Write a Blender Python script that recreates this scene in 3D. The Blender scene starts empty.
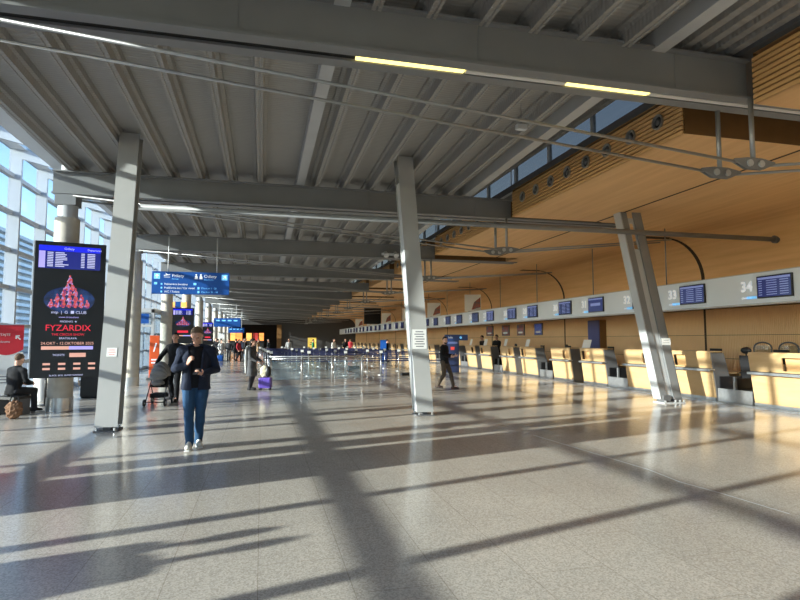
import bpy, bmesh, math, random
from mathutils import Vector, Matrix, noise
random.seed(7)
PI = math.pi
S = bpy.context.scene
COL = S.collection
R = math.radians
ORD = ("nearest second third fourth fifth sixth seventh eighth ninth tenth eleventh twelfth thirteenth fourteenth "
       "fifteenth sixteenth seventeenth eighteenth nineteenth twentieth").split()

# ------------------------------------------------------------------ materials
def mat(name, col, rough=.5, metal=0., noise_amt=0., nscale=6., bump=0., bscale=40., spec=.5, emit=None, estr=0., alpha=None):
    m = bpy.data.materials.new(name); m.use_nodes = True
    nt = m.node_tree; b = nt.nodes['Principled BSDF']
    b.inputs['Base Color'].default_value = (*col, 1); b.inputs['Roughness'].default_value = rough
    b.inputs['Metallic'].default_value = metal; b.inputs['Specular IOR Level'].default_value = spec
    tc = nt.nodes.new('ShaderNodeTexCoord')
    n = nt.nodes.new('ShaderNodeTexNoise'); n.inputs['Scale'].default_value = nscale; n.inputs['Detail'].default_value = 4
    nt.links.new(tc.outputs['Object'], n.inputs['Vector'])
    r = nt.nodes.new('ShaderNodeValToRGB')
    k = max(noise_amt, .02)
    r.color_ramp.elements[0].position = .3; r.color_ramp.elements[1].position = .7
    r.color_ramp.elements[0].color = (*[c*(1-k) for c in col], 1)
    r.color_ramp.elements[1].color = (*[min(1, c*(1+k)) for c in col], 1)
    nt.links.new(n.outputs['Fac'], r.inputs['Fac']); nt.links.new(r.outputs['Color'], b.inputs['Base Color'])
    if bump:
        n2 = nt.nodes.new('ShaderNodeTexNoise'); n2.inputs['Scale'].default_value = bscale
        nt.links.new(tc.outputs['Object'], n2.inputs['Vector'])
        bp = nt.nodes.new('ShaderNodeBump'); bp.inputs['Strength'].default_value = bump; bp.inputs['Distance'].default_value = .02
        nt.links.new(n2.outputs['Fac'], bp.inputs['Height']); nt.links.new(bp.outputs['Normal'], b.inputs['Normal'])
    if emit:
        b.inputs['Emission Color'].default_value = (*emit, 1); b.inputs['Emission Strength'].default_value = estr
    return m

def nodes(m): return m.node_tree, m.node_tree.nodes['Principled BSDF']

def wood(name, c1, c2, sx, sy, sz, rough=.45, ribs=None, ribaxis='Z', ribstr=.6):
    m = mat(name, c1, rough); nt, b = nodes(m)
    tc = nt.nodes.new('ShaderNodeTexCoord'); mp = nt.nodes.new('ShaderNodeMapping'); mp.inputs['Scale'].default_value = (sx, sy, sz)
    nt.links.new(tc.outputs['Object'], mp.inputs['Vector'])
    n = nt.nodes.new('ShaderNodeTexNoise'); n.inputs['Scale'].default_value = 1.; n.inputs['Detail'].default_value = 6; n.inputs['Roughness'].default_value = .6
    nt.links.new(mp.outputs['Vector'], n.inputs['Vector'])
    r = nt.nodes.new('ShaderNodeValToRGB'); r.color_ramp.elements[0].position = .32; r.color_ramp.elements[1].position = .68
    r.color_ramp.elements[0].color = (*c1, 1); r.color_ramp.elements[1].color = (*c2, 1)
    nt.links.new(n.outputs['Fac'], r.inputs['Fac']); nt.links.new(r.outputs['Color'], b.inputs['Base Color'])
    if ribs:
        w = nt.nodes.new('ShaderNodeTexWave'); w.wave_type = 'BANDS'; w.bands_direction = ribaxis; w.inputs['Scale'].default_value = ribs
        nt.links.new(tc.outputs['Object'], w.inputs['Vector'])
        bp = nt.nodes.new('ShaderNodeBump'); bp.inputs['Strength'].default_value = ribstr; bp.inputs['Distance'].default_value = .03
        nt.links.new(w.outputs['Fac'], bp.inputs['Height']); nt.links.new(bp.outputs['Normal'], b.inputs['Normal'])
    return m

M = {}
M['steel'] = mat('grey_painted_steel', (.225, .23, .235), .42, 0, .06, 1.5)
M['colsteel'] = mat('column_grey_paint', (.42, .42, .41), .42, 0, .05, 1.5)
M['steel_dark'] = mat('dark_grey_steel', (.13, .13, .135), .45, 0, .06, 2)
M['steel_light'] = mat('light_grey_steel', (.50, .51, .52), .38, 0, .05, 2)
M['rod'] = mat('rod_steel', (.33, .33, .33), .32, .4, .05, 3)
M['galv'] = mat('brushed_steel', (.55, .55, .55), .3, .8, .08, 12)
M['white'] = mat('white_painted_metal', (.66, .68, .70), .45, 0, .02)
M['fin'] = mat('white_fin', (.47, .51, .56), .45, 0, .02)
M['black'] = mat('black_plastic', (.014, .014, .016), .42)
M['blackm'] = mat('black_slot', (.008, .008, .008), .8)
M['tube_lit'] = mat('lit_tube', (.9, .8, .3), .5, emit=(1, .83, .28), estr=1.6)
M['tube_off'] = mat('unlit_tube', (.78, .77, .74), .3)
M['concrete'] = mat('pale_concrete', (.58, .53, .45), .7, 0, .10, 5, .15, 60)
M['fascia'] = mat('fascia_grey', (.74, .80, .86), .42, 0, .02, 1)
M['paper'] = mat('white_paper', (.82, .82, .80), .7)
M['ink'] = mat('ink_grey', (.18, .18, .2), .7)
M['redink'] = mat('ink_red', (.7, .06, .05), .6)
M['blue'] = mat('sign_blue', (.008, .075, .32), .4, emit=(.012, .12, .5), estr=.08)
M['lightblue'] = mat('sign_light_blue', (.2, .55, .9), .4, emit=(.15, .5, .95), estr=.5)
M['signwhite'] = mat('sign_white', (.85, .88, .9), .5, emit=(.8, .88, 1), estr=.25)
M['navy'] = mat('navy_cloth', (.015, .02, .075), .8)
M['navyblue'] = mat('kiosk_navy', (.02, .03, .085), .4)
M['asphalt'] = mat('asphalt', (.16, .16, .16), .9, 0, .1, 2)
M['orange'] = mat('orange_panel', (.9, .13, .03), .45)
M['red'] = mat('red_print', (.62, .02, .035), .5)
M['skin'] = mat('skin', (.62, .34, .24), .55, 0, .05, 20)
M['eye'] = mat('eye', (.04, .03, .025), .2)
M['rubber'] = mat('black_rubber', (.02, .02, .02), .7)
M['belt'] = mat('conveyor_belt', (.02, .02, .022), .6)
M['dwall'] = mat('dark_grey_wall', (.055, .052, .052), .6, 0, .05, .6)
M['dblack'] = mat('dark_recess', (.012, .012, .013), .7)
M['backwall'] = mat('plain_grey_wall', (.45, .44, .42), .7, 0, .03, .6)
M['shoplit'] = mat('shop_light', (.9, .25, .05), .5, emit=(1, .26, .06), estr=.9)
M['shoplit2'] = mat('shop_light_amber', (.9, .4, .1), .5, emit=(1, .42, .1), estr=.8)
M['yellow'] = mat('yellow_sign', (.85, .62, .12), .5, emit=(1, .72, .15), estr=.45)
M['ply'] = wood('birch_plywood', (.74, .43, .18), (.88, .55, .255), 5, .3, 5, .5)
M['slat'] = wood('timber_slats', (.70, .40, .16), (.78, .46, .19), 2, .4, 2, .5)
M['plyend'] = mat('brown_timber_end', (.20, .10, .03), .6, 0, .08, 4)
M['wallwood'] = wood('perforated_timber_wall', (.76, .48, .235), (.86, .57, .29), 1.5, .5, .6, .45, ribs=5, ribaxis='Y', ribstr=.6)
M['counter'] = wood('maple_veneer', (.57, .37, .175), (.66, .45, .235), 3, .9, 9, .35)
M['groove'] = mat('dark_groove', (.05, .03, .015), .8)

def glass_mat(name, tint, gl, rough=.02):
    m = bpy.data.materials.new(name); m.use_nodes = True; nt = m.node_tree; nt.nodes.clear()
    o = nt.nodes.new('ShaderNodeOutputMaterial'); mx = nt.nodes.new('ShaderNodeMixShader')
    t = nt.nodes.new('ShaderNodeBsdfTransparent'); t.inputs['Color'].default_value = (*tint, 1)
    g = nt.nodes.new('ShaderNodeBsdfGlossy'); g.inputs['Roughness'].default_value = rough
    mx.inputs['Fac'].default_value = gl
    nt.links.new(t.outputs[0], mx.inputs[1]); nt.links.new(g.outputs[0], mx.inputs[2]); nt.links.new(mx.outputs[0], o.inputs[0])
    return m
M['glass'] = glass_mat('window_glass', (.76, .84, .91), .05)
M['tint'] = glass_mat('tinted_glass', (.36,.34,.32), .06)
M['clear'] = glass_mat('clear_panel', (.86, .9, .92), .08)

def floor_mat():
    m = mat('polished_terrazzo', (.4, .37, .33), .16, spec=.45); nt, b = nodes(m)
    tc = nt.nodes.new('ShaderNodeTexCoord')
    sp = nt.nodes.new('ShaderNodeTexVoronoi'); sp.inputs['Scale'].default_value = 90
    nt.links.new(tc.outputs['Object'], sp.inputs['Vector'])
    bw = nt.nodes.new('ShaderNodeRGBToBW'); nt.links.new(sp.outputs['Color'], bw.inputs[0])
    r = nt.nodes.new('ShaderNodeValToRGB')
    e = r.color_ramp.elements
    e[0].position = .2; e[0].color = (.43, .39, .335, 1); e[1].position = .8; e[1].color = (.64, .58, .505, 1)
    nt.links.new(bw.outputs[0], r.inputs['Fac'])
    n = nt.nodes.new('ShaderNodeTexNoise'); n.inputs['Scale'].default_value = .6; n.inputs['Detail'].default_value = 5
    nt.links.new(tc.outputs['Object'], n.inputs['Vector'])
    mr = nt.nodes.new('ShaderNodeMapRange'); mr.inputs['From Min'].default_value = .3; mr.inputs['From Max'].default_value = .7
    mr.inputs['To Min'].default_value = .92; mr.inputs['To Max'].default_value = 1.06
    nt.links.new(n.outputs['Fac'], mr.inputs['Value'])
    mx = nt.nodes.new('ShaderNodeMix'); mx.data_type = 'RGBA'; mx.blend_type = 'MULTIPLY'; mx.inputs['Factor'].default_value = 1
    nt.links.new(r.outputs['Color'], mx.inputs['A']); nt.links.new(mr.outputs['Result'], mx.inputs['B'])
    br = nt.nodes.new('ShaderNodeTexBrick'); br.offset = .5
    br.inputs['Scale'].default_value = 1; br.inputs['Mortar Size'].default_value = .003; br.inputs['Brick Width'].default_value = 1.2; br.inputs['Row Height'].default_value = .6
    br.inputs['Color1'].default_value = (1, 1, 1, 1); br.inputs['Color2'].default_value = (.96, .96, .96, 1); br.inputs['Mortar'].default_value = (.68, .66, .63, 1)
    mp = nt.nodes.new('ShaderNodeMapping'); mp.inputs['Rotation'].default_value = (0, 0, R(90))
    nt.links.new(tc.outputs['Object'], mp.inputs['Vector']); nt.links.new(mp.outputs['Vector'], br.inputs['Vector'])
    m2 = nt.nodes.new('ShaderNodeMix'); m2.data_type = 'RGBA'; m2.blend_type = 'MULTIPLY'; m2.inputs['Factor'].default_value = 1
    nt.links.new(mx.outputs['Result'], m2.inputs['A']); nt.links.new(br.outputs['Color'], m2.inputs['B'])
    nt.links.new(m2.outputs['Result'], b.inputs['Base Color'])
    m3 = nt.nodes.new('ShaderNodeMapRange'); m3.inputs['From Min'].default_value = .3; m3.inputs['From Max'].default_value = .7
    m3.inputs['To Min'].default_value = .13; m3.inputs['To Max'].default_value = .2
    nt.links.new(n.outputs['Fac'], m3.inputs['Value']); nt.links.new(m3.outputs['Result'], b.inputs['Roughness'])
    return m
M['floor'] = floor_mat()

def deck_mat():
    m = mat('profiled_roof_deck', (.36, .345, .325), .5, .0); nt, b = nodes(m)
    tc = nt.nodes.new('ShaderNodeTexCoord')
    w = nt.nodes.new('ShaderNodeTexWave'); w.bands_direction = 'Y'; w.inputs['Scale'].default_value = 4.2
    nt.links.new(tc.outputs['Object'], w.inputs['Vector'])
    bp = nt.nodes.new('ShaderNodeBump'); bp.inputs['Strength'].default_value = .35; bp.inputs['Distance'].default_value = .02
    nt.links.new(w.outputs['Fac'], bp.inputs['Height']); nt.links.new(bp.outputs['Normal'], b.inputs['Normal'])
    return m
M['deck'] = deck_mat()

# ------------------------------------------------------------------ mesh helpers
class MB:
    def __init__(s): s.v = []; s.f = []; s.mi = []; s.cur = 0
    def add(s, vs, fs):
        o = len(s.v); s.v += [tuple(p) for p in vs]; s.f += [tuple(i+o for i in f) for f in fs]; s.mi += [s.cur]*len(fs); return s
    def box(s, x0, x1, y0, y1, z0, z1):
        return s.add([(x0,y0,z0),(x1,y0,z0),(x1,y1,z0),(x0,y1,z0),(x0,y0,z1),(x1,y0,z1),(x1,y1,z1),(x0,y1,z1)],
                     [(3,2,1,0),(4,5,6,7),(0,1,5,4),(1,2,6,5),(2,3,7,6),(3,0,4,7)])
    def hexa(s, p):   # 8 points, bottom ring then top ring
        return s.add(p, [(3,2,1,0),(4,5,6,7),(0,1,5,4),(1,2,6,5),(2,3,7,6),(3,0,4,7)])
    def prism(s, prof, axis, a, b):   # polygon in the two other axes, extruded along axis
        n = len(prof); vs = []
        for t in (a, b):
            for (u, w) in prof:
                vs.append({'x': (t,u,w), 'y': (u,t,w), 'z': (u,w,t)}[axis])
        fs = [tuple(range(n))[::-1], tuple(range(n, 2*n))] + [(i, (i+1) % n, n+(i+1) % n, n+i) for i in range(n)]
        return s.add(vs, fs)
    def tube(s, pts, r, n=10, cap=True):
        pts = [Vector(p) for p in pts]; rs = r if isinstance(r, (list, tuple)) else [r]*len(pts)
        vs = []; ref = None
        for i, p in enumerate(pts):
            d = (pts[min(i+1, len(pts)-1)]-pts[max(i-1, 0)]).normalized()
            if ref is None: ref = Vector((0,0,1)) if abs(d.z) < .9 else Vector((1,0,0))
            u = d.cross(ref).normalized(); w = u.cross(d).normalized(); ref = w
            for k in range(n):
                a = 2*PI*k/n; vs.append(p+(u*math.cos(a)+w*math.sin(a))*rs[i])
        fs = []
        for i in range(len(pts)-1):
            for k in range(n):
                fs.append((i*n+k, i*n+(k+1) % n, (i+1)*n+(k+1) % n, (i+1)*n+k))
        if cap: fs += [tuple(range(n))[::-1], tuple(range((len(pts)-1)*n, len(pts)*n))]
        return s.add(vs, fs)
    def cyl(s, c, r, z0, z1, n=24, r2=None):
        return s.tube([(c[0],c[1],z0),(c[0],c[1],z1)], [r, r if r2 is None else r2], n)
    def loft(s, rings, n=16):   # rings: (center, rx, ry, [superellipse exp]) in xy planes
        vs = []
        for (c, rx, ry) in rings:
            for k in range(n):
                a = 2*PI*k/n; vs.append((c[0]+rx*math.cos(a), c[1]+ry*math.sin(a), c[2]))
        fs = [(i*n+k, i*n+(k+1) % n, (i+1)*n+(k+1) % n, (i+1)*n+k) for i in range(len(rings)-1) for k in range(n)]
        fs += [tuple(range(n))[::-1], tuple(range((len(rings)-1)*n, len(rings)*n))]
        return s.add(vs, fs)
    def ell(s, c, r, mtx=None, nu=14, nv=9):
        vs = []; c = Vector(c)
        for j in range(1, nv):
            t = PI*j/nv
            for k in range(nu):
                a = 2*PI*k/nu; v = Vector((r[0]*math.sin(t)*math.cos(a), r[1]*math.sin(t)*math.sin(a), r[2]*math.cos(t)))
                vs.append(v)
        vs += [Vector((0,0,r[2])), Vector((0,0,-r[2]))]
        fs = [(j*nu+k, (j+1)*nu+k, (j+1)*nu+(k+1) % nu, j*nu+(k+1) % nu) for j in range(nv-2) for k in range(nu)]
        T = len(vs)-2
        fs += [(T, k, (k+1) % nu) for k in range(nu)] + [(T+1, (nv-2)*nu+(k+1) % nu, (nv-2)*nu+k) for k in range(nu)]
        vs = [c+v for v in vs]
        if mtx: vs = [mtx @ v for v in vs]
        return s.add(vs, fs)
    def rc(s, a, ra, b, rb, mtx=None, n=12):  # round cone
        a = Vector(a); b = Vector(b)
        if mtx: a = mtx @ a; b = mtx @ b
        d = (b-a).normalized(); pts = []; rs = []
        for t in (-1, -.8, -.5, 0): pts.append(a+d*ra*t); rs.append(max(ra*math.sqrt(max(0, 1-t*t)), ra*.05))
        for t in (0, .5, .8, 1): pts.append(b+d*rb*t); rs.append(max(rb*math.sqrt(max(0, 1-t*t)), rb*.05))
        return s.tube(pts, rs, n)
    def build(s, name, m, parent=None, smooth=False, loc=None):
        me = bpy.data.meshes.new(name); me.from_pydata(s.v, [], s.f)
        for q in (m if isinstance(m, (list, tuple)) else [m]): me.materials.append(q)
        if any(s.mi): me.polygons.foreach_set('material_index', s.mi)
        bm = bmesh.new(); bm.from_mesh(me); bmesh.ops.recalc_face_normals(bm, faces=bm.faces); bm.to_mesh(me); bm.free()
        if smooth:
            me.polygons.foreach_set('use_smooth', [True]*len(me.polygons))
            if smooth == 'auto': me.set_sharp_from_angle(angle=R(40))
        o = bpy.data.objects.new(name, me); COL.objects.link(o)
        if parent: o.parent = parent
        if loc: o.location = loc
        return o
def bx(*a): return MB().box(*a)
def tag(o, label, cat, group=None, kind=None):
    o['label'] = label; o['category'] = cat
    if group: o['group'] = group
    if kind: o['kind'] = kind
    return o
def thing(name, label, cat, loc=(0,0,0), rz=0, group=None, kind=None):
    o = bpy.data.objects.new(name, None); COL.objects.link(o); o.empty_display_size = .2
    o.location = loc; o.rotation_euler = (0,0,rz); return tag(o, label, cat, group, kind)
def struct(o): o['kind'] = 'structure'; return o
def copy_tree(o, loc=None, rz=None, label=None, parent=None):
    c = o.copy(); COL.objects.link(c)
    if parent: c.parent = parent
    if loc is not None: c.location = loc
    if rz is not None: c.rotation_euler = (0,0,rz)
    if label: c['label'] = label
    for ch in list(o.children): copy_tree(ch, parent=c)
    return c
def text(name, body, size, m, parent, loc, rot, ext=.002, align='LEFT', bold=0.):
    cu = bpy.data.curves.new(name, 'FONT'); cu.body = body; cu.size = size; cu.extrude = ext; cu.align_x = align; cu.align_y = 'CENTER'
    cu.materials.append(m); cu.resolution_u = 3; cu.offset = bold
    tmp = bpy.data.objects.new('tmp', cu); me = bpy.data.meshes.new_from_object(tmp); me.name = name
    bpy.data.objects.remove(tmp); bpy.data.curves.remove(cu)
    o = bpy.data.objects.new(name, me); COL.objects.link(o); o.parent = parent; o.location = loc; o.rotation_euler = rot
    return o
def bevel(o, w=.01, seg=2):
    md = o.modifiers.new('b', 'BEVEL'); md.width = w; md.segments = seg; md.limit_method = 'ANGLE'; return o

# ------------------------------------------------------------------ layout numbers
YB = [6.45] + [14.1+7.1*k for k in range(11)]                 # roof beams
ZB = [5.12, 4.97, 4.82, 4.77] + [4.75]*8                      # underside of each beam
YEND = 88.
def zb(y):
    if y <= YB[0]: return ZB[0]
    for i in range(len(YB)-1):
        if y <= YB[i+1]:
            t = (y-YB[i])/(YB[i+1]-YB[i]); return ZB[i]*(1-t)+ZB[i+1]*t
    return ZB[-1]
XF = -6.4; XT = 6.7; XW = 14.5; ZS = 5.0
Y0 = -8.

# ------------------------------------------------------------------ room shell
struct(MB().add([(XF-.05,Y0,0),(XW,Y0,0),(XW,YEND,0),(XF-.05,YEND,0),(XF-.05,Y0,-.2),(XW,Y0,-.2),(XW,YEND,-.2),(XF-.05,YEND,-.2)],
       [(0,1,2,3),(7,6,5,4),(0,4,5,1),(1,5,6,2),(2,6,7,3),(3,7,4,0)]).build('floor', M['floor']))

DK_ = .27
def ceiling():
    prof = [(-4.72, 0)]
    xs = [-4.36+.71*k for k in range(14)]
    for xp in xs:
        if abs(xp-.9) < .3: continue
        prof += [(xp-.17,0),(xp-.165,-.05),(xp-.105,-.055),(xp-.085,-.10),(xp-.075,-.26),(xp-.03,-.26),(xp-.02,-.245),(xp,-.245),(xp+.01,-.26),(xp+.05,-.26),(xp+.065,-.12),(xp+.125,-.115),(xp+.13,0)]
    prof.append((5.45, 0))
    ys = [Y0]+YB+[YEND]
    m = MB(); n = len(prof); vs = []
    for y in ys:
        z = zb(y)+.55+DK_
        vs += [(x, y, z+d) for x, d in prof]
    fs = [(i*n+k, i*n+k+1, (i+1)*n+k+1, (i+1)*n+k) for i in range(len(ys)-1) for k in range(n-1)]
    m.add(vs, fs)
    struct(m.build('ceiling', M['deck']))
    # opaque roof over the deck
    m = MB()
    for i in range(len(ys)-1):
        za, zc = zb(ys[i])+.84, zb(ys[i+1])+.84
        m.hexa([(-4.75,ys[i],za),(5.5,ys[i],za),(5.5,ys[i+1],zc),(-4.75,ys[i+1],zc),(-4.75,ys[i],za+.3),(5.5,ys[i],za+.3),(5.5,ys[i+1],zc+.3),(-4.75,ys[i+1],zc+.3)])
    struct(m.build('roof_slab', M['steel_dark']))
    # strip of deck beyond the edge beam: low in the first bay, raised above the clerestory further on
    m = MB(); prof = []
    for k in range(5):
        xp = 5.66+.26*k; prof += [(xp-.1,0),(xp-.07,-.14),(xp+.05,-.14),(xp+.08,0)]
    prof = [(5.45,0)]+prof+[(6.9,0),(6.9,.25),(5.45,.25)]
    m.prism([(x, z+5.98) for x, z in prof], 'y', Y0, YB[0]+.3)
    m.prism([(x, z+6.5) for x, z in prof], 'y', YB[0]+.3, YEND)
    m.box(5.5, 6.9, YB[0]+.28, YB[0]+.4, 5.9, 6.75)
    struct(m.build('ceiling_edge', M['deck']))
ceiling()
# deck edge above the glass wall
struct(bx(-5.1,-4.7,Y0,YEND,5.84,6.22).build('trim_1', M['white']))

# timber hall side: slatted edge, vaulted soffit, wall
def soffit_seg(y0, y1, name):
    XT = 6.86 if y0 < 0 else 6.7
    prof = [(XT, 5.76),(XT, ZS)]
    for k in range(1, 5): prof.append((XT+3.6*k/4, ZS))
    outer = [(XT+3.6, 5.76)]
    full = prof+outer
    n = len(full)
    m = MB(); m.add([(x,y0,z) for x,z in full]+[(x,y1,z) for x,z in full],
        [(i,(i+1) % n, n+(i+1) % n, n+i) for i in range(1, n)])
    m.cur = 1; k = len(m.v)
    # end caps as strips following the curve
    for y in (y0, y1):
        o = len(m.v); pts = [(x,z) for x,z in prof[1:]]
        m.add([(x,y,z) for x,z in pts]+[(x+.0,y,5.76) for x,z in pts], [(i,i+1,len(pts)+i+1,len(pts)+i) for i in range(len(pts)-1)])
    m.cur = 2
    # slatted front edge
    for q in range(9):
        z0 = ZS+.0+q*.078; m.box(XT-.03, XT+.02, y0, y1, z0, z0+.055)
    o = m.build(name, [M['ply'], M['plyend'], M['slat']], smooth='auto'); return struct(o)
segs = [(Y0, YB[0]-.12)]
for i in range(len(YB)):
    segs.append((YB[i]+1.1, (YB[i+1]-.12) if i+1 < len(YB) else YEND))
for i, (a, b) in enumerate(segs): soffit_seg(a, b, 'ceiling_vault')
def vault_rear():
    prof = [(XT+3.6, ZS)]
    for k in range(1, 5): prof.append((XT+3.6+2.8*k/4, ZS))
    for k in range(1, 13):
        a = PI/2*k/12; prof.append((13.1+1.4*math.sin(a), ZS-1.4+1.4*math.cos(a)))
    prof += [(XW, 2.6),(XW+.25, 2.6),(XW+.25, 5.76),(XT+3.6, 5.76)]
    n = len(prof); m = MB(); m.add([(x,Y0,z) for x,z in prof]+[(x,YEND,z) for x,z in prof], [(i,(i+1) % n, n+(i+1) % n, n+i) for i in range(n)])
    struct(m.build('ceiling_vault_rear', M['ply'], smooth='auto'))
vault_rear()
# roof over the timber side and recess linings over each beam
struct(bx(XT+.05, XW+.3, Y0, YEND, 5.77, 5.95).build('roof_slab', M['steel_dark']))
struct(bx(XW, XW+.25, Y0, YEND, 0, 3.6).build('wall_right', M['wallwood']))
struct(bx(XW+.02, XW+.25, Y0, YEND, 3.6, 5.8).build('wall_right_upper', M['plyend']))
# open seams in the vault and in the wall
for k, y in enumerate([15.7+8.95*j-8.95 for j in range(9)]):
    m = MB(); r = 1.39; pts = []
    for q in range(0, 13):
        a = PI/2*q/12; pts.append((13.1+r*math.sin(a), ZS-1.4+r*math.cos(a)))
    for q in range(len(pts)-1):
        (xa, za), (xb, zc) = pts[q], pts[q+1]
        w = .075
        m.add([(xa,y-w,za),(xa,y+w,za),(xb,y+w,zc),(xb,y-w,zc)], [(0,1,2,3)])
    m.box(12.2, 13.1, y-.16, y+.16, ZS-.012, ZS-.002)
    m.box(XW-.012, XW, y-.04, y+.04, 0, 3.6)
    struct(m.build('trim_seam', M['groove']))
for a, b in segs:
    struct(bx(9.29, 9.35, a+.01, b-.01, ZS-.006, ZS).build('trim_seam', M['groove']))
for z in (1.0, 1.75):
    struct(bx(XW-.01, XW, Y0, YEND, z, z+.012).build('trim_joint', M['groove']))

m = MB(); FP = [(4.47, 8.69), (4.53, 7.92), (4.6, 6.97), (4.67, 6.03), (4.61, 5.45), (4.69, 4.97), (4.75, 4.23)]  # thin pale wavy line on the floor
for (xa, ya), (xb, yb) in zip(FP, FP[1:]):
    m.add([(xa-.006,ya,.001),(xa+.006,ya,.001),(xb+.006,yb,.001),(xb-.006,yb,.001)], [(0,1,2,3)])
struct(m.build('trim_floor_line', M['fascia']))
# round vents along the slatted edge
def vent_proto():
    t = thing('air_vent', '', 'vent', (0,0,0), 0, 'round air vents in the slatted timber edge')
    m = MB(); ring = []
    for (x, r) in ((.0,.135),(-.03,.135),(-.03,.105),(.01,.095)):
        ring.append([(x, r*math.cos(2*PI*k/20), r*math.sin(2*PI*k/20)) for k in range(20)])
    for q in range(3): m.add(ring[q]+ring[q+1], [(k,(k+1) % 20,20+(k+1) % 20,20+k) for k in range(20)])
    m.build('rim', M['galv'], t, True)
    m = MB(); m.tube([(.012,0,0),(.004,0,0)], .1, 20); m.build('duct', M['black'], t)
    m = MB(); m.ell((-.01,0,0), (.03,.06,.06)); m.build('nozzle', M['steel_dark'], t, True)
    return t
vp = vent_proto(); first = True
for i, (a, b) in enumerate(segs[1:], 1):
    y = a+.55; k = 0
    while y < b-.4 and i < 6:
        o = vp if first else copy_tree(vp)
        first = False
        o.location = (XT-.035, y, 5.40)
        o['label'] = 'round metal air vent set in the slatted timber edge between two roof beams' if i > 2 else \
            '%s round air vent counting from the near beam, in the %s slatted timber bay' % (ORD[k], ORD[i-1])
        if i > 2: o['label'] = 'small round air vent in a distant bay of the slatted timber edge'
        y += .745; k += 1

# clerestory above the timber edge
for i, (a, b) in enumerate(segs[1:], 1):
    t = bpy.data.objects.new('window_clerestory', None); COL.objects.link(t); struct(t)
    bx(XT+.1, XT+.12, a-1., b, 5.78, 6.5).build('glass_pane', M['tint'], t)
    m = MB(); m.box(XT+.06,XT+.16,a-1.,b,5.76,5.82); m.box(XT+.06,XT+.16,a-1.,b,6.46,6.52)
    n = 4
    for k in range(n+1):
        y = a-1+(b-a+1)*k/n; m.box(XT+.06,XT+.16,y-.03,y+.03,5.78,6.5)
    m.build('frame', M['steel_light'], t)

# ------------------------------------------------------------------ glass wall on the left
TZ = [.12, 1.02, 1.98, 2.95, 3.91, 4.88, 5.85]
MOD = 1.775
def facade_module(i, y):
    t = bpy.data.objects.new('window_%d' % (i+1), None); COL.objects.link(t); struct(t); t.location = (XF, y, 0)
    return t
def facade():
    proto = facade_module(0, 0)
    bx(-.01, .01, .03, MOD-.03, .12, 6.6).build('glass_pane', M['glass'], proto)
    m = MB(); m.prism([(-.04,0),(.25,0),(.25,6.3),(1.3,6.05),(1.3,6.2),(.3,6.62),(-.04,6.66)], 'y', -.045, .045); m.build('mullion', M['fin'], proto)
    m = MB()
    for z in TZ: m.box(-.04, .10, .0, MOD, z-.05, z+.05)
    m.build('transom', M['steel_light'], proto)
    m = MB(); m.box(-.04,.12,0,MOD,0,.12); m.box(-.06,.12,0,MOD,6.56,6.68); m.build('frame', M['white'], proto)
    m = MB(); m.hexa([(.34,.02,6.56),(1.3,.02,6.16),(1.3,MOD-.02,6.16),(.34,MOD-.02,6.56),(.34,.02,6.58),(1.3,.02,6.18),(1.3,MOD-.02,6.18),(.34,MOD-.02,6.58)]); m.build('skylight_pane', M['glass'], proto)
    m = MB(); m.hexa([(.02,0,6.58),(.36,0,6.53),(.36,MOD,6.53),(.02,MOD,6.58),(.02,0,6.66),(.36,0,6.62),(.36,MOD,6.62),(.02,MOD,6.66)]); m.build('cornice', M['white'], proto)
    ys = []; y = 16.16-MOD*13
    k = 0
    while y+MOD <= YEND+.5:
        o = proto if k == 0 else copy_tree(proto)
        o.name = 'window_%d' % (k+1); o.location = (XF, y, 0); k += 1; y += MOD
facade()
t = bpy.data.objects.new('window_back_added', None); COL.objects.link(t); struct(t)  # unseen rear glazing, added to let fill light into the hall
bx(XF, XW, Y0-.02, Y0, .1, 5.9).build('glass_pane', M['glass'], t)
m = MB()
for k in range(12): m.box(XF+1.79*k-.05, XF+1.79*k+.05, Y0-.1, Y0+.1, 0, 5.9)
for z in (.05, 1.98, 3.91, 5.85): m.box(XF, XW, Y0-.06, Y0+.06, z-.05, z+.05)
m.build('frame', M['white'], t)
struct(bx(XF-.05, XW+.25, Y0-.2, Y0, 5.9, 6.7).build('wall_back', M['white']))
# far end: grey wall, dark passage with shops
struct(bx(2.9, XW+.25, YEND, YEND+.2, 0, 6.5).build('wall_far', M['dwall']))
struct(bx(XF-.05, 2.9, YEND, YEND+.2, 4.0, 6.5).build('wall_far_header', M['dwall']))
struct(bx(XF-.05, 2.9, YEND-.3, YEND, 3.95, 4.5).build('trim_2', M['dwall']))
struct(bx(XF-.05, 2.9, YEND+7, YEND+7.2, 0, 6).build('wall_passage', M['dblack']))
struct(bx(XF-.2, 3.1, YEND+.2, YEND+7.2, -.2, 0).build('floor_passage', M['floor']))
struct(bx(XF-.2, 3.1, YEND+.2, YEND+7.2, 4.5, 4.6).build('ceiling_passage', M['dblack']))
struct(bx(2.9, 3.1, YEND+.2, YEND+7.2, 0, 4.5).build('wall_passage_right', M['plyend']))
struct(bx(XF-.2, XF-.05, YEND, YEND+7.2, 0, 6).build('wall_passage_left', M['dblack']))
struct(bx(2.2, 2.9, YEND-.35, YEND-.02, 0, 3.95).build('trim_3', M['plyend']))

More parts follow.
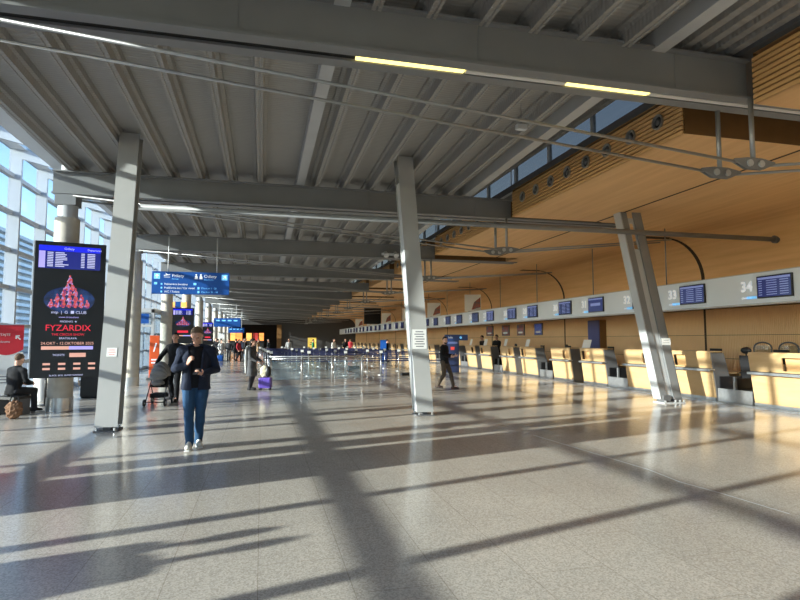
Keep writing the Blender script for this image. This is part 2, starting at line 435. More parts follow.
# ------------------------------------------------------------------ outside
struct(bx(-160, XF-.05, -60, 260, -.4, -.2).build('ground_outside', M['asphalt']))
t = thing('parking_building', 'pale building with horizontal louvre bands seen through the glass wall', 'building', (-44, 140, -.2))
bx(-8, 8, -58, 60, 0, 17).build('wall', M['backwall'], t)
m = MB()
for k in range(16): m.box(8, 8.5, -58, 60, .8+k*1.02, 1.25+k*1.02)
for k in range(16): m.box(-8, 8, -58.5, -58, .8+k*1.02, 1.25+k*1.02)
m.build('louvre_band', M['fascia'], t)
bx(-8.4, 8.6, -58.6, 60.4, 17, 17.5).build('roof', M['white'], t)

# ------------------------------------------------------------------ steel roof beams
def beam(i):
    y, z = YB[i], ZB[i]
    t = thing('steel_beam', 'grey steel roof beam spanning the hall, %s from the camera%s' % (ORD[i], ', with yellow light strips' if i == 0 else ''),
              'beam', (0, y, z), 0, 'steel roof beams', 'thing')
    xa, xb = -4.75, 10.3
    m = MB(); m.box(xa, xb, -.03, .15, 0, .035); m.box(xa, xb, .29, .47, 0, .035); m.build('bottom_flange', M['steel'], t)
    h = .6 if i == 0 else .55
    xw = XT+.2 if i == 0 else XT+.02
    m = MB(); m.box(xa, xw, .05, .08, .035, h-.03); m.box(xa, xw, .36, .39, .035, h-.03)
    for k in range(4):
        x = xa+1.4+k*3.; m.box(x, x+.012, .04, .05, .04, h-.03)
    m.build('web', M['steel'], t)
    bx(xa, xw, -.03, .47, h-.03, h).build('top_flange', M['steel'], t)
    bx(xa, xb, .15, .29, .035, .05).build('light_slot', M['blackm'], t)
    sp = [(1.08,2.52,1),(2.54,4.0,0),(4.02,5.32,1),(5.34,9.,0)] if i == 0 else []
    for a, b, lit in sp:
        o = bx(a, b, .17, .25, .0, .033).build('light_strip', M['tube_lit'] if lit else M['tube_off'], t)
        o['label'] = 'lit yellow light strip' if lit else 'unlit white light strip'
    # stub over the concrete column
    m = MB(); m.cyl((-4.5,.2), .13, .0, .88, 18); m.build('end_stub', M['steel_light'], t, 'auto')
    return t
for i in range(len(YB)): beam(i)

def truss(i):
    y, z = YB[i], ZB[i]
    t = thing('tie_rod_truss', 'pair of thin steel tie rods with bolted node plates hung below the %s roof beam' % ORD[i], 'tie rod', (0, y, z), 0, 'tie rods below the roof beams')
    zn = 4.07-z+(.06 if i == 0 else 0); dxn = .26 if i == 0 else -.08
    for k, yy in enumerate((-.02, .46)):
        xn = (6.62 if k == 0 else 6.5)+dxn
        m = MB(); m.tube([(-4.3, yy, -.04),(xn-.3, yy, zn+.03)], .022, 8); m.build('tie_rod', M['rod'], t, True)
        m = MB(); m.tube([(xn+.3, yy, zn+.02),(11.9, yy, -.36)], .022, 8); m.build('tie_rod', M['rod'], t, True)
        m = MB(); m.tube([(xn, yy, zn+.03),(xn, yy, .0)], .035, 12); m.build('strut', M['rod'], t, True)
        m = MB(); prof = [(xn-.36,zn+.035),(xn-.15,zn-.06),(xn+.15,zn-.06),(xn+.36,zn+.03),(xn+.36,zn+.06),(xn+.13,zn+.1),(xn-.13,zn+.1),(xn-.36,zn+.065)]
        m.prism(prof, 'y', yy-.035, yy-.02); m.prism(prof, 'y', yy+.02, yy+.035)
        pl = m.build('node_plate', M['steel'], t)
        for dx in (-.1, .1):
            m = MB(); m.tube([(xn+dx, yy-.06, zn+.015),(xn+dx, yy+.06, zn+.015)], .05, 12); m.build('bolt', M['steel_light'], pl, 'auto')
for i in range(len(YB)): truss(i)

# longitudinal steel: flanged beam in the deck, edge beam beside the clerestory
def long_beam(name, label, x0, x1, dz0, dz1, m_, skip0=False):
    ys = [Y0]+YB+[YEND]; m = MB()
    for i in range(len(ys)-1):
        a, b = ys[i], ys[i+1]; za, zc = zb(a)+.55, zb(b)+.55
        m.hexa([(x0,a,za+dz0),(x1,a,za+dz0),(x1,b,zc+dz0),(x0,b,zc+dz0),(x0,a,za+dz1),(x1,a,za+dz1),(x1,b,zc+dz1),(x0,b,zc+dz1)])
    return tag(m.build(name, m_), label, 'beam', None, 'thing')
long_beam('lengthwise_beam', 'pale flat steel beam running lengthwise among the roof ribs above the middle of the hall', .78, .98, .012, .26, M['steel_light'])
long_beam('edge_beam', 'pale steel edge beam running lengthwise beside the clerestory glass', 5.28, 5.5, .012, 1.4, M['steel_light'])
# horizontal brace tube through the raked columns
t = thing('brace_tube', 'long round steel tube running crosswise just below the second roof beam', 'brace', (0, 12.62, 4.42))
m = MB(); m.tube([(-2.7,0,0),(14.1,0,.04)], .065, 14); m.build('tube', M['steel'], t, True)
m = MB(); m.tube([(14.1,0,.04),(14.2,0,.04)], .11, 14); m.tube([(-2.75,0,0),(-2.65,0,0)], .1, 14); m.build('end_plate', M['steel_dark'], t, 'auto')

# ------------------------------------------------------------------ raked steel columns
def raked(label, base, top, notice, w=.36):
    bxx, by = base; tx, ty, tz = top
    t = thing('raked_column', label, 'column', (bxx, by, 0), 0, 'raked steel columns', 'thing')
    dx, dy = tx-bxx, ty-by
    def sl(x0, x1, y0, y1, z0, z1):
        f0, f1 = z0/tz, z1/tz
        m = MB(); m.hexa([(x0+dx*f0,y0+dy*f0,z0),(x1+dx*f0,y0+dy*f0,z0),(x1+dx*f0,y1+dy*f0,z0),(x0+dx*f0,y1+dy*f0,z0),
                          (x0+dx*f1,y0+dy*f1,z1),(x1+dx*f1,y0+dy*f1,z1),(x1+dx*f1,y1+dy*f1,z1),(x0+dx*f1,y1+dy*f1,z1)]); return m
    h = w/2
    return t, sl, h
# two columns standing on the open floor: front plate, side plates
def front_col(label, base, top, w):
    t, sl, h = raked(label, base, top, None, w)
    o = sl(-h, h, 0, .03, .08, top[2]); o.build('front_flange', M['colsteel'], t)
    sl(-h, h, .34, .37, .08, top[2]).build('rear_flange', M['colsteel'], t)
    sl(-.02, .02, .03, .34, .08, top[2]).build('web', M['colsteel'], t)
    sl(-h+.02, -h+.035, .03, .34, .08, top[2]-.6).build('side_plate', M['steel_light'], t)
    m = MB(); m.box(-h-.01, h+.01, -.03, .40, 0, .025)
    bp = m.build('base_plate', M['steel_dark'], t)
    for x in (-h+.04, h-.04):
        for y in (-.012, .375):
            q = MB(); q.cyl((x, y), .022, .025, .07, 8); q.build('bolt', M['galv'], bp)
    m = MB(); m.box(-.06, .06, .06, .3, .025, .14); m.build('foot_hinge', M['steel_dark'], t)
    return t
front_col('grey raked steel column nearest the glass wall, beside the large screen', (-2.62, 10.76), (-2.66, 11.9, 5.76), .37)
front_col('grey raked steel column in the middle of the hall with a large white notice', (3.38, 11.38), (3.08, 11.95, 5.76), .36)
# third column, open H section, slot near the head
def h_col():
    base = (10.14, 12.2); top = (9.43, 12.8, 5.42)
    t, sl, h = raked('raked H-section steel column standing in front of counter 33', base, top, None, .62)
    sl(-.28, -.10, -.02, .02, .1, top[2]-.02).build('flange', M['steel'], t)  # both flanges in darker steel: their shade is put into the paint
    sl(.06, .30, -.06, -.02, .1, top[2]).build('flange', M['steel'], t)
    m = sl(-.12, .10, .0, .03, .1, 4.0); m.build('web', M['steel_light'], t)
    m = sl(-.12, -.07, .0, .03, 4.0, 4.7); sl2 = sl(.05, .1, .0, .03, 4.0, 4.7); m.add(sl2.v, sl2.f); s3 = sl(-.12,.1,.0,.03,4.7,4.85); m.add(s3.v, s3.f); m.build('web', M['steel_light'], t)
    sl(-.30, -.26, -.02, .26, .1, top[2]-.02).build('side_plate', M['steel_light'], t)
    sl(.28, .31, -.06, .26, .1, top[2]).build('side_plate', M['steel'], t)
    m = MB(); m.box(-.30, .33, -.12, .30, 0, .03); bp = m.build('base_plate', M['steel_light'], t)
    for x in (-.25, .05, .18, .30):
        q = MB(); q.cyl((x, -.1), .025, .03, .08, 8); q.build('bolt', M['galv'], bp)
    m = MB(); m.box(-.26, -.06, -.06, .2, .03, .2); m.box(.08, .28, -.06, .2, .03, .14); m.build('foot_hinge', M['steel_dark'], t)
h_col()
def notice(label, x, y, z, w, h, tilt, mainm=M['paper'], lines=5, red=False):
    t = thing('paper_notice', label, 'notice', (x, y, z), 0); t.rotation_euler = (tilt, 0, 0)
    bx(-w/2, w/2, -.004, 0, -h/2, h/2).build('sheet', mainm, t)
    m = MB()
    for k in range(lines):
        zz = h/2-(k+1)*h/(lines+1); ww = w*(.36 if k % 2 else .28); m.box(-ww, ww, -.006, -.004, zz-h*.025, zz+h*.025)
    m.build('print', M['redink'] if red else M['ink'], t)
rk1 = math.atan2(11.9-10.76, 5.76); rk2 = math.atan2(11.95-11.38, 5.76)
notice('small white notice with red print taped to the column nearest the glass wall', -2.63, 10.76+1.38*math.tan(rk1)-.002, 1.38, .17, .16, -rk1, red=True, lines=3)
notice('large white printed notice taped to the raked column in mid hall', 3.295, 11.38+1.62*math.tan(rk2)-.002, 1.62, .31, .42, -rk2, lines=7)
notice('small pale notice taped to the raked H-section column', 10.14, 12.2+1.56*.6/5.35-.066, 1.56, .26, .18, -.11, lines=2)

# ------------------------------------------------------------------ concrete columns along the glass wall
YC = [-7.1, 0., 7.1]+[14.3+7.1*k for k in range(10)]
def conc():
    t = thing('concrete_column', '', 'column', (0,0,0), 0, 'round concrete columns along the glass wall', 'thing')
    m = MB(); m.cyl((0,0), .26, .12, 4.42, 32); m.build('shaft', M['concrete'], t, 'auto')
    m = MB(); m.cyl((0,0), .275, 0, .3, 32); m.build('base_sleeve', M['galv'], t, 'auto')
    m = MB(); m.cyl((0,0), .21, 4.42, 4.72, 32); m.build('steel_neck', M['steel_light'], t, 'auto')
    return t
cp = conc()
for k, y in enumerate(YC):
    o = cp if k == len(YC)-1 else copy_tree(cp)
    o.location = (-4.46, y, 0)
    if y > 10: o['label'] = 'round pale concrete column by the glass wall, %s in the row%s' % (ORD[k-3], ', behind the large screen' if k == 3 else '')
    else: o['label'] = 'round pale concrete column outside the view, %s' % ('behind the camera', 'level with the camera', 'left of the camera')[k]
    m = MB(); m.box(-.22, .22, -.22, .22, 4.72, zb(y)-.006); m.build('bearing_block', M['steel'], o)

# ------------------------------------------------------------------ big advertising screens
def lcd_mat(name, base, scale, cols):
    m = bpy.data.materials.new(name); m.use_nodes = True; nt = m.node_tree; b = nt.nodes['Principled BSDF']
    b.inputs['Base Color'].default_value = (.01,.01,.012,1); b.inputs['Roughness'].default_value = .2
    tc = nt.nodes.new('ShaderNodeTexCoord'); n = nt.nodes.new('ShaderNodeTexNoise'); n.inputs['Scale'].default_value = scale; n.inputs['Detail'].default_value = 3
    nt.links.new(tc.outputs['Object'], n.inputs['Vector'])
    r = nt.nodes.new('ShaderNodeValToRGB'); r.color_ramp.interpolation = 'LINEAR'
    el = r.color_ramp.elements
    while len(el) < len(cols): el.new(.5)
    for i, c in enumerate(cols): el[i].position = .3+.4*i/(len(cols)-1); el[i].color = (*c, 1)
    nt.links.new(n.outputs['Fac'], r.inputs['Fac']); nt.links.new(r.outputs['Color'], b.inputs['Emission Color']); b.inputs['Emission Strength'].default_value = base
    return m
M['art'] = lcd_mat('poster_glow', .6, 16, [(.02,.05,.35),(.55,.05,.12),(.9,.12,.06),(.35,.25,.8),(.9,.6,.85)])
M['artb'] = lcd_mat('poster_blue_glow', .28, 5, [(.0,.0,.02),(.01,.04,.25),(.02,.12,.5)])
M['lcdblue'] = mat('lcd_blue', (.01,.01,.05), .2, emit=(.012,.018,.25), estr=.6)
M['lcdhead'] = mat('lcd_header', (.01,.01,.1), .2, emit=(.01,.02,.85), estr=.8)
M['lcdtext'] = mat('lcd_text', (.3,.3,.4), .3, emit=(.6,.62,.95), estr=.6)
M['lcdlil'] = mat('lcd_lilac', (.3,.3,.4), .3, emit=(.36,.3,.85), estr=.8)
M['lcdred'] = mat('lcd_red', (.3,.01,.02), .3, emit=(.75,.02,.05), estr=.8)
M['lcdpeach'] = mat('lcd_peach', (.5,.3,.25), .3, emit=(.85,.42,.32), estr=.6)
def big_screen(label, loc, rz, W, H, z0, full=True):
    t = thing('advertising_screen', label, 'screen', loc, rz, 'tall advertising screens on the concrete columns')
    bevel(bx(-W/2, W/2, 0, .16, z0, z0+H).build('casing', M['black'], t), .01)
    bx(-W/2-.02, -W/2, .0, .17, z0, z0+H).build('side_trim', M['steel_light'], t)
    m = MB(); m.box(-.3, .3, .16, .3, z0+.5, z0+.7); m.box(-.3, .3, .16, .3, z0+H-.9, z0+H-.7); m.build('bracket', M['steel_dark'], t)
    bx(-W*.45, W*.42, -.004, 0, z0+H*.80, z0+H*.97).build('flight_board', M['lcdblue'], t)
    bx(-W*.45, W*.42, -.006, -.004, z0+H*.93, z0+H*.97).build('board_header', M['lcdhead'], t)
    rnd = random.Random(3)
    for k in range(9):
        m = MB()
        z = z0+H*(.918-.0125*k)
        for (xa, wa) in ((-.33, .08), (-.22, rnd.uniform(.1, .2)), (.14, .05), (.23, .11)):
            m.box(xa*W, (xa+wa)*W, -.007, -.004, z-H*.0035, z+H*.0035)
        m.build('flight_row', M['lcdtext'], t)
    m = MB(); m.box(-W*.445, -W*.36, -.0065, -.004, z0+H*.805, z0+H*.927); m.build('time_column', M['lcdlil'], t)
    # poster picture: a pyramid of bright figures
    m = MB(); m.ell((0, -.003, z0+H*.57), (W*.36, .004, H*.10), nu=24); m.build('poster_glow', M['artb'], t)
    m = MB(); rnd = random.Random(5)
    for row, (n, zz, sp) in enumerate(((7, .535, .085), (5, .575, .085), (3, .62, .08), (2, .66, .07), (1, .715, 0))):
        for k in range(n):
            x = (k-(n-1)/2)*sp*W; z = z0+H*zz
            m.ell((x, -.008, z), (W*.032, .006, H*.024), nu=8, nv=6)
            m.ell((x+W*rnd.uniform(-.01,.01), -.009, z+H*.03), (W*.014, .005, H*.010), nu=8, nv=6)
            m.hexa([(x-W*.05,-.012,z-H*.012),(x-W*.03,-.012,z-H*.015),(x-W*.03,-.004,z-H*.015),(x-W*.05,-.004,z-H*.012),
                    (x-W*.015,-.012,z+H*.015),(x,-.012,z+H*.012),(x,-.004,z+H*.012),(x-W*.015,-.004,z+H*.015)])
    m.build('poster_figures', M['art'], t, True)
    f = (R(90), 0, 0)
    if full:
        text('board_title', 'Odlety', .07, M['lcdtext'], t, (-W*.03,-.007,z0+H*.95), f, align='CENTER')
        text('board_title', 'Departures', .06, M['lcdtext'], t, (W*.33,-.007,z0+H*.95), f, align='CENTER')
        text('poster_small_print', 'mtp  |  G  ■ CLUB', .085, M['lcdtext'], t, (0,-.006,z0+H*.478), f, align='CENTER')
        text('poster_small_print', 'www.circusshow', .055, M['lcdlil'], t, (0,-.006,z0+H*.443), f, align='CENTER')
        text('poster_small_print', 'PRESENTS  ★', .055, M['lcdtext'], t, (0,-.006,z0+H*.41), f, align='CENTER')
        text('poster_title', 'FYZARDIX', .185, M['lcdred'], t, (0,-.006,z0+H*.362), f, align='CENTER')
        text('poster_title', 'THE CIRCUS SHOW', .07, M['lcdred'], t, (0,-.006,z0+H*.315), f, align='CENTER')
        text('poster_small_print', 'BRATISLAVA', .06, M['lcdtext'], t, (0,-.006,z0+H*.287), f, align='CENTER')
        text('poster_date', '24.OKT - 12.OKTOBER 2025', .082, M['lcdpeach'], t, (0,-.006,z0+H*.250), f, align='CENTER')
        text('poster_small_print', 'TICKETS', .06, M['lcdtext'], t, (-W*.12,-.006,z0+H*.165), f, align='CENTER')
        bx(W*.03, W*.26, -.005, 0, z0+H*.15, z0+H*.18).build('ticket_bar', M['lcdpeach'], t)
        for row in range(2):
            for k in range(4): bx((-.33+.21*k)*W, (-.23+.21*k)*W, -.005, 0, z0+H*(.093-.035*row), z0+H*(.108-.035*row)).build('sponsor_mark', M['lcdpeach'], t)
        text('poster_small_print', 'BLACK  BOX  ENTERTAINMENT', .045, M['lcdtext'], t, (0,-.006,z0+H*.017), f, align='CENTER')
    else:
        bx(-W*.24, W*.24, -.005, 0, z0+H*.30, z0+H*.36).build('poster_title', M['lcdred'], t)
    bx(-W*.36, W*.02, -.005, 0, z0+H*.205, z0+H*.230).build('colour_bar', M['lcdpeach'], t)
    bx(W*.02, W*.36, -.0055, 0, z0+H*.205, z0+H*.230).build('colour_bar', M['lcdlil'], t)
    return t
big_screen('tall black advertising screen with a blue flight board on the nearest concrete column', (-4.14, 13.62, 0), R(14), 1.36, 2.98, .78)
big_screen('unseen floor-standing screen left of the camera, facing the counters, added to cast a shadow band', (-4.15, 6.05, 0), R(90), 1.3, 3.9, .02, False)  # unseen, added to throw the broad shadow band across the floor
big_screen('smaller tall screen behind the walking man, with orange box above', (-4.55, 34.95, 0), R(8), 1.22, 2.1, 1.4, False)
big_screen('distant tall screen just right of the walking man\'s head', (-4.44, 49.22, 0), R(8), .9, 1.9, 1.2, False)
t = thing('box_sign', 'orange and blue box sign above the second tall screen', 'sign', (-4.85, 34.6, 3.52))
bx(-.6, -.12, 0, .25, 0, .3).build('orange_box', M['shoplit2'], t); bx(-.12, .2, 0, .25, -.02, .32).build('blue_box', M['blue'], t); bx(.2, .5, 0, .25, 0, .3).build('orange_box', M['shoplit2'], t)
bx(-.6, .5, .25, .32, .1, .2).build('mounting_rail', M['steel_dark'], t)

# ------------------------------------------------------------------ hanging blue direction signs
def arrow(m, cx, cz, s, ang):
    c, q = math.cos(ang), math.sin(ang)
    def T(px, pz): return (cx+(px*c-pz*q)*s, cz+(px*q+pz*c)*s)
    for poly in ([(-.09,-.5),(.09,-.5),(.09,.2),(-.09,.2)], [(-.42,.08),(0,.5),(.42,.08),(.28,-.05),(0,.24),(-.28,-.05)]):
        m.prism([T(*p) for p in poly], 'y', -.012, -.009)
def plane_icon(m, cx, cz, s):
    m.prism([(cx-.55*s,cz-.05*s),(cx+.5*s,cz+.12*s),(cx+.55*s,cz+.24*s),(cx+.3*s,cz+.24*s),(cx-.5*s,cz+.08*s)], 'y', -.012, -.008)
    m.prism([(cx-.1*s,cz+.1*s),(cx+.2*s,cz+.15*s),(cx-.25*s,cz+.5*s)], 'y', -.012, -.008)
    m.box(cx-.5*s, cx+.5*s, -.012, -.008, cz-.3*s, cz-.22*s)
def dir_sign(label, loc, W, H, ztop, roof, full=True):
    x, y = loc
    t = thing('direction_sign', label, 'sign', (x, y, ztop), 0, 'blue direction signs hung from the roof')
    bevel(bx(-W/2, W/2, 0, .12, -H, 0).build('panel', M['blue'], t), .01)
    for xx in (-W*.3, W*.33):
        m = MB(); m.tube([(xx,.06,0),(xx,.06,roof-ztop)], .02, 8); m.build('hanging_rod', M['white'], t, True)
    if full:
        f = (R(90),0,0)
        for (cx, an) in ((-W*.435, 0), (W*.435, R(-45))):
            bx(cx-.1, cx+.1, -.008, 0, -.27, -.07).build('arrow_field', M['lightblue'], t)
            m = MB(); arrow(m, cx, -.17, .15, an); m.build('arrow', M['signwhite'], t)
        m = MB(); plane_icon(m, -W*.31, -.15, .2); m.build('plane_icon', M['signwhite'], t)
        m = MB()
        for dx in (-.09, .07):
            m.ell((W*.10+dx, -.008, -.10), (.03,.006,.03), nu=10, nv=6); m.prism([(W*.10+dx-.055,-.25),(W*.10+dx+.055,-.25),(W*.10+dx+.04,-.14),(W*.10+dx-.04,-.14)], 'y', -.012, -.008)
        m.build('people_icon', M['signwhite'], t)
        text('sign_text', 'Prílety', .155, M['signwhite'], t, (-W*.245,-.01,-.15), f)
        text('sign_text', 'Odlety', .155, M['signwhite'], t, (W*.165,-.01,-.15), f)
        text('sign_text', 'Arrivals', .07, M['lightblue'], t, (-W*.245,-.01,-.265), f)
        text('sign_text', 'Departures', .07, M['lightblue'], t, (W*.165,-.01,-.265), f)
        for k, s in enumerate(('Reklamácie batožiny', 'Požičovne áut / Car rental', 'WC / Toilets')):
            text('sign_text', s, .095, M['signwhite'], t, (-W*.34,-.01,-.45-.135*k), f)
        for k, s in enumerate(('Check-in 1 - 20', 'Check-in 21 - 40')):
            text('sign_text', s, .085, M['lightblue'], t, (W*.13,-.01,-.58-.135*k), f)
        m = MB()
        for cx in (-W*.45, W*.05): m.box(cx-.05, cx+.05, -.01, 0, -.47, -.39)
        for k in range(3): m.box(-W*.385, -W*.365, -.01, 0, -.48-.135*k, -.42-.135*k)
        for k in range(2): m.box(W*.085, W*.11, -.01, 0, -.62-.135*k, -.54-.135*k)
        m.build('pictogram', M['lightblue'], t)
    else:
        m = MB()
        for k in range(4): m.box(-W*.42+W*.22*k, -W*.28+W*.22*k, -.008, 0, -H*.35, -H*.2)
        m.build('sign_text', M['lightblue'], t)
dir_sign('blue hanging direction sign with arrows reading arrivals and departures, large one nearest the camera', (-2.5, 21.0), 2.62, .80, 4.03, 5.3)
dir_sign('blue hanging direction sign in the distance, the upper one right of the walking man', (-3.05, 52.), 2.3, .78, 3.55, 5.3, False)
dir_sign('small blue hanging sign far away, below and right of the other distant one', (-2.6, 60.), 1.6, .52, 2.86, 5.3, False)

# ------------------------------------------------------------------ check-in counters
CY = [10.25, 12.85, 14.98, 17.52, 19.65, 22.42, 24.55]
while len(CY) < 30: CY.append(CY[-2]+4.78)
def counter_proto(recess_side):
    # local: hall side is -x, y along the row, recess_side +1 = far end
    t = thing('check_in_counter', '', 'counter', (0,0,0), 0, 'wooden check-in counters')
    W = .71; s = recess_side
    def xf(z): return .16*(1.28-z)/1.2             # leaning front
    def slab(y0, y1, z0, z1, th=.03, off=0):
        m = MB(); return m.hexa([(xf(z0)+off,y0,z0),(xf(z0)+off+th,y0,z0),(xf(z0)+off+th,y1,z0),(xf(z0)+off,y1,z0),
                                 (xf(z1)+off,y0,z1),(xf(z1)+off+th,y0,z1),(xf(z1)+off+th,y1,z1),(xf(z1)+off,y1,z1)])
    slab(-W, W, .11, .80).build('lower_panel', M['counter'], t)
    m = MB()
    ra, rb = (.16, .62) if s > 0 else (-.62, -.16)
    for q in (slab(-W, ra, .86, 1.28), slab(rb, W, .86, 1.28), slab(ra, rb, 1.20, 1.28), slab(ra, rb, .86, .90)): m.add(q.v, q.f)
    m.build('upper_panel', M['counter'], t)
    slab(ra, rb, .88, 1.22, .02, .11).build('recess_back', M['ply'], t)
    slab(-W+.02, W-.02, .79, .87, .05, .05).build('shadow_gap', M['steel_dark'], t)
    m = MB(); m.box(-.05, .12, -W-.04, W, .815, .845); m.box(-.05,-.035,-W-.04,W,.79,.845); m.build('bag_ledge', M['galv'], t)
    for sy in (-1, 1):
        m = MB(); y0, y1 = (-W-.03, -W) if sy < 0 else (W, W+.03)
        m.hexa([(xf(.0)+.03,y0,.0),(.75,y0,.0),(.75,y1,.0),(xf(.0)+.03,y1,.0),(xf(1.26)+.03,y0,1.26),(.42,y0,1.26),(.42,y1,1.26),(xf(1.26)+.03,y1,1.26)])
        m.build('side_panel', M['steel_dark'], t)
    bx(.03, .40, -W-.02, W+.02, 1.28, 1.31).build('top_shelf', M['counter'], t)
    bx(.2, .85, -W, W, .72, .75).build('desk_top', M['counter'], t)
    bx(.14, .6, -W, W, 0, .11).build('plinth', M['galv'], t)
    return t
cfar, cnear = counter_proto(1), counter_proto(-1)
used = {1: False, -1: False}
XC = 11.3
for k, y in enumerate(CY):
    num = 34-k; s = -1 if k % 2 == 0 else 1
    p = cfar if s > 0 else cnear
    o = p if not used[s] else copy_tree(p)
    used[s] = True
    o.location = (XC, y, 0)
    o['label'] = 'pale wooden check-in counter under number %d, %s in the row' % (num, (ORD+['twenty-first','twenty-second','twenty-third','twenty-fourth','twenty-fifth','twenty-sixth','twenty-seventh','twenty-eighth','twenty-ninth','thirtieth'])[k])
# plinth step in front of the counters
struct(bx(XC-.02, XC+.14, 8.6, 86, 0, .03).build('trim_4', M['galv']))
# baggage conveyors in the wide gaps
def conv():
    t = thing('baggage_conveyor', '', 'conveyor', (0,0,0), 0, 'baggage conveyors between the counters')
    w = .52
    for a, b in ((-w, -.03), (.03, w)):
        bx(.0, .03, a, b, .02, .36).build('front_panel', M['galv'], t)
        bx(.03, .72, a, b, .32, .36).build('belt', M['belt'], t)
    for y in (-w, w-.03):
        bx(.05, .74, y, y+.03, .02, .66).build('side_guard', M['black'], t)
    m = MB(); m.box(.0, .06, -.03, .03, 0, .68); m.build('divider_post', M['galv'], t)
    bx(.06, .74, -.012, .012, .36, .64).build('divider_panel', M['black'], t)
    return t
cv = conv(); n = 0
for k in range(0, len(CY)-1, 2):
    y = (CY[k]+CY[k+1])/2
    o = cv if n == 0 else copy_tree(cv)
    o.location = (XC+.16, y, 0); n += 1
    o['label'] = 'steel and black baggage conveyor between counters %d and %d' % (34-k, 33-k)
# wooden side desks in the narrow gaps
sd = None
for k in range(1, 9, 2):
    y = (CY[k]+CY[k+1])/2
    if sd is None:
        sd = thing('side_desk', '', 'desk', (0,0,0), 0, 'wooden side desks between the counters')
        bx(.5, .54, -.3, .3, .0, .72).build('modesty_panel', M['counter'], sd); bx(.45, 1.1, -.3, .3, .72, .75).build('desk_top', M['counter'], sd)
        o = sd
    else: o = copy_tree(sd)
    o.location = (XC+.1, y, 0); o['label'] = 'wooden side desk set back between counters %d and %d' % (34-k, 33-k)

for k in range(0, 8, 2):
    y = (CY[k]+CY[k+1])/2
    o = copy_tree(sd); o.location = (XC+.55, y+.98, 0); o['label'] = 'wooden desk behind the baggage conveyor between counters %d and %d' % (34-k, 33-k)
# ------------------------------------------------------------------ fascia with numbers and screens
t = thing('number_fascia', 'long light grey fascia with desk numbers hung above the check-in counters', 'fascia', (11.8, 0, 0))
bx(0, .22, 7.6, 87, 2.50, 3.24).build('panel', M['fascia'], t)
m = MB(); m.box(-.01, .24, 7.6, 87, 2.46, 2.50); m.box(-.01,.24,7.6,87,3.24,3.26); m.build('edge_rail', M['steel_light'], t)
for k, y in enumerate(CY):
    text('desk_number', '%d' % (34-k), .36, M['signwhite'], t, (-.004, y+1.32, 2.92), (R(90), 0, R(-90)), .003, bold=.008)
    if k < 10:
        o = bx(-.006, 0, y+.86, y+1.14, 2.62, 2.68).build('desk_caption', M['lightblue'], t)
        text('desk_caption', 'check-in', .09, M['signwhite'], t, (-.004, y+1.3, 2.65), (R(90), 0, R(-90)), .002)
for y in (9.0, 14.35, 18.2, 22.55, 26.5, 30.8, 35, 39.2, 47.4, 55.6):
    m = MB(); m.tube([(.11, y, 3.24),(.11, y, ZS+.1 if y != 14.35 else ZS)], .018, 8); m.build('hanger_rod', M['steel'], t, True)
M['fids'] = mat('fids_screen', (.012,.014,.03), .15, emit=(.012,.02,.075), estr=.6)
M['fidsb'] = mat('fids_screen_bright', (.02,.02,.06), .15, emit=(.03,.042,.15), estr=.5)
M['fidst'] = mat('fids_text', (.1,.1,.15), .3, emit=(.16,.2,.42), estr=.6)
for k, y in enumerate(CY):
    t = thing('desk_screen', 'dark display screen on the fascia beside desk number %d' % (34-k), 'screen', (11.8, y+.33, 2.88), 0, 'display screens on the fascia')
    bevel(bx(-.05, 0, -.47, .47, -.27, .27).build('casing', M['black'], t), .008)
    bright = k in (0, 1, 3, 7)
    bx(-.053, -.05, -.44, .44, -.24, .24).build('display', M['fidsb'] if bright else M['fids'], t)
    if k < 8:
        m = MB()
        m.box(-.056, -.053, -.43, .43, .18, .23)
        if k == 3: m.box(-.056,-.053,-.3,.3,-.04,.06)
        else:
            for q in range(7):
                for (a, b) in ((-.41,-.32),(-.2,.08),(.16,.38)): m.box(-.056, -.053, -b, -a, .13-.055*q, .15-.055*q)
        m.build('screen_text', M['fidst'], t)

# advertising cards standing on the fascia
M['cardpic'] = lcd_mat('card_picture', .0, 3, [(.1,.1,.1),(.4,.1,.05),(.1,.15,.2)]); nt, b = nodes(M['cardpic'])
nt.links.new(b.inputs['Emission Color'].links[0].from_socket, b.inputs['Base Color'])
for k, y in enumerate((30.6, 38.2, 45.5, 54., 62., 70.)):
    t = thing('hanging_ad_card', 'white advertising card standing on the fascia, %s from the camera' % ORD[k], 'advert', (11.6, y, 3.26), R(-20), 'advertising cards on the fascia')
    bx(-.1, .85, 0, .04, .0, 1.0).build('card', M['paper'], t)
    m = MB(); m.prism([(.3,.1),(.82,.25),(.82,.85),(.45,.55)], 'y', -.004, 0); m.build('picture', M['cardpic'], t)
    bx(.1, .5, -.05, .1, -.0, .02).build('foot', M['steel'], t)
# small displays hung on the wall under the fascia
for k, (y, wd) in enumerate(((33.9,1.05),(31.45,1.0),(29.4,.9),(27.3,.85))):
    t = thing('wall_display', 'small grey display on the timber wall below the fascia, %s of four from the camera' % ('farthest','third','second','nearest')[k], 'display', (XW, y, 2.18), 0, 'small displays on the timber wall')
    bx(-.06, 0, -wd/2, wd/2, -.32, .32).build('casing', M['steel_dark'], t)
    bx(-.064, -.06, -wd/2+.04, wd/2-.04, -.28, .28).build('display', M['cardpic'] if k < 3 else M['fidsb'], t)
    bx(-.068, -.064, -wd*.3, wd*.3, -.2, -.1).build('caption', M['paper'], t)
t = thing('blue_wall_panel', 'tall blue panel with brown side standing against the timber wall behind counter 31', 'panel', (XW, 21.7, 1.2))
bx(-.35, -.31, -.42, .42, 0, 1.25).build('poster', M['navyblue'] if False else mat('muted_blue', (.09,.10,.26), .5), t)
bx(-.31, 0, -.44, .44, 0, 1.27).build('casing', M['plyend'], t)
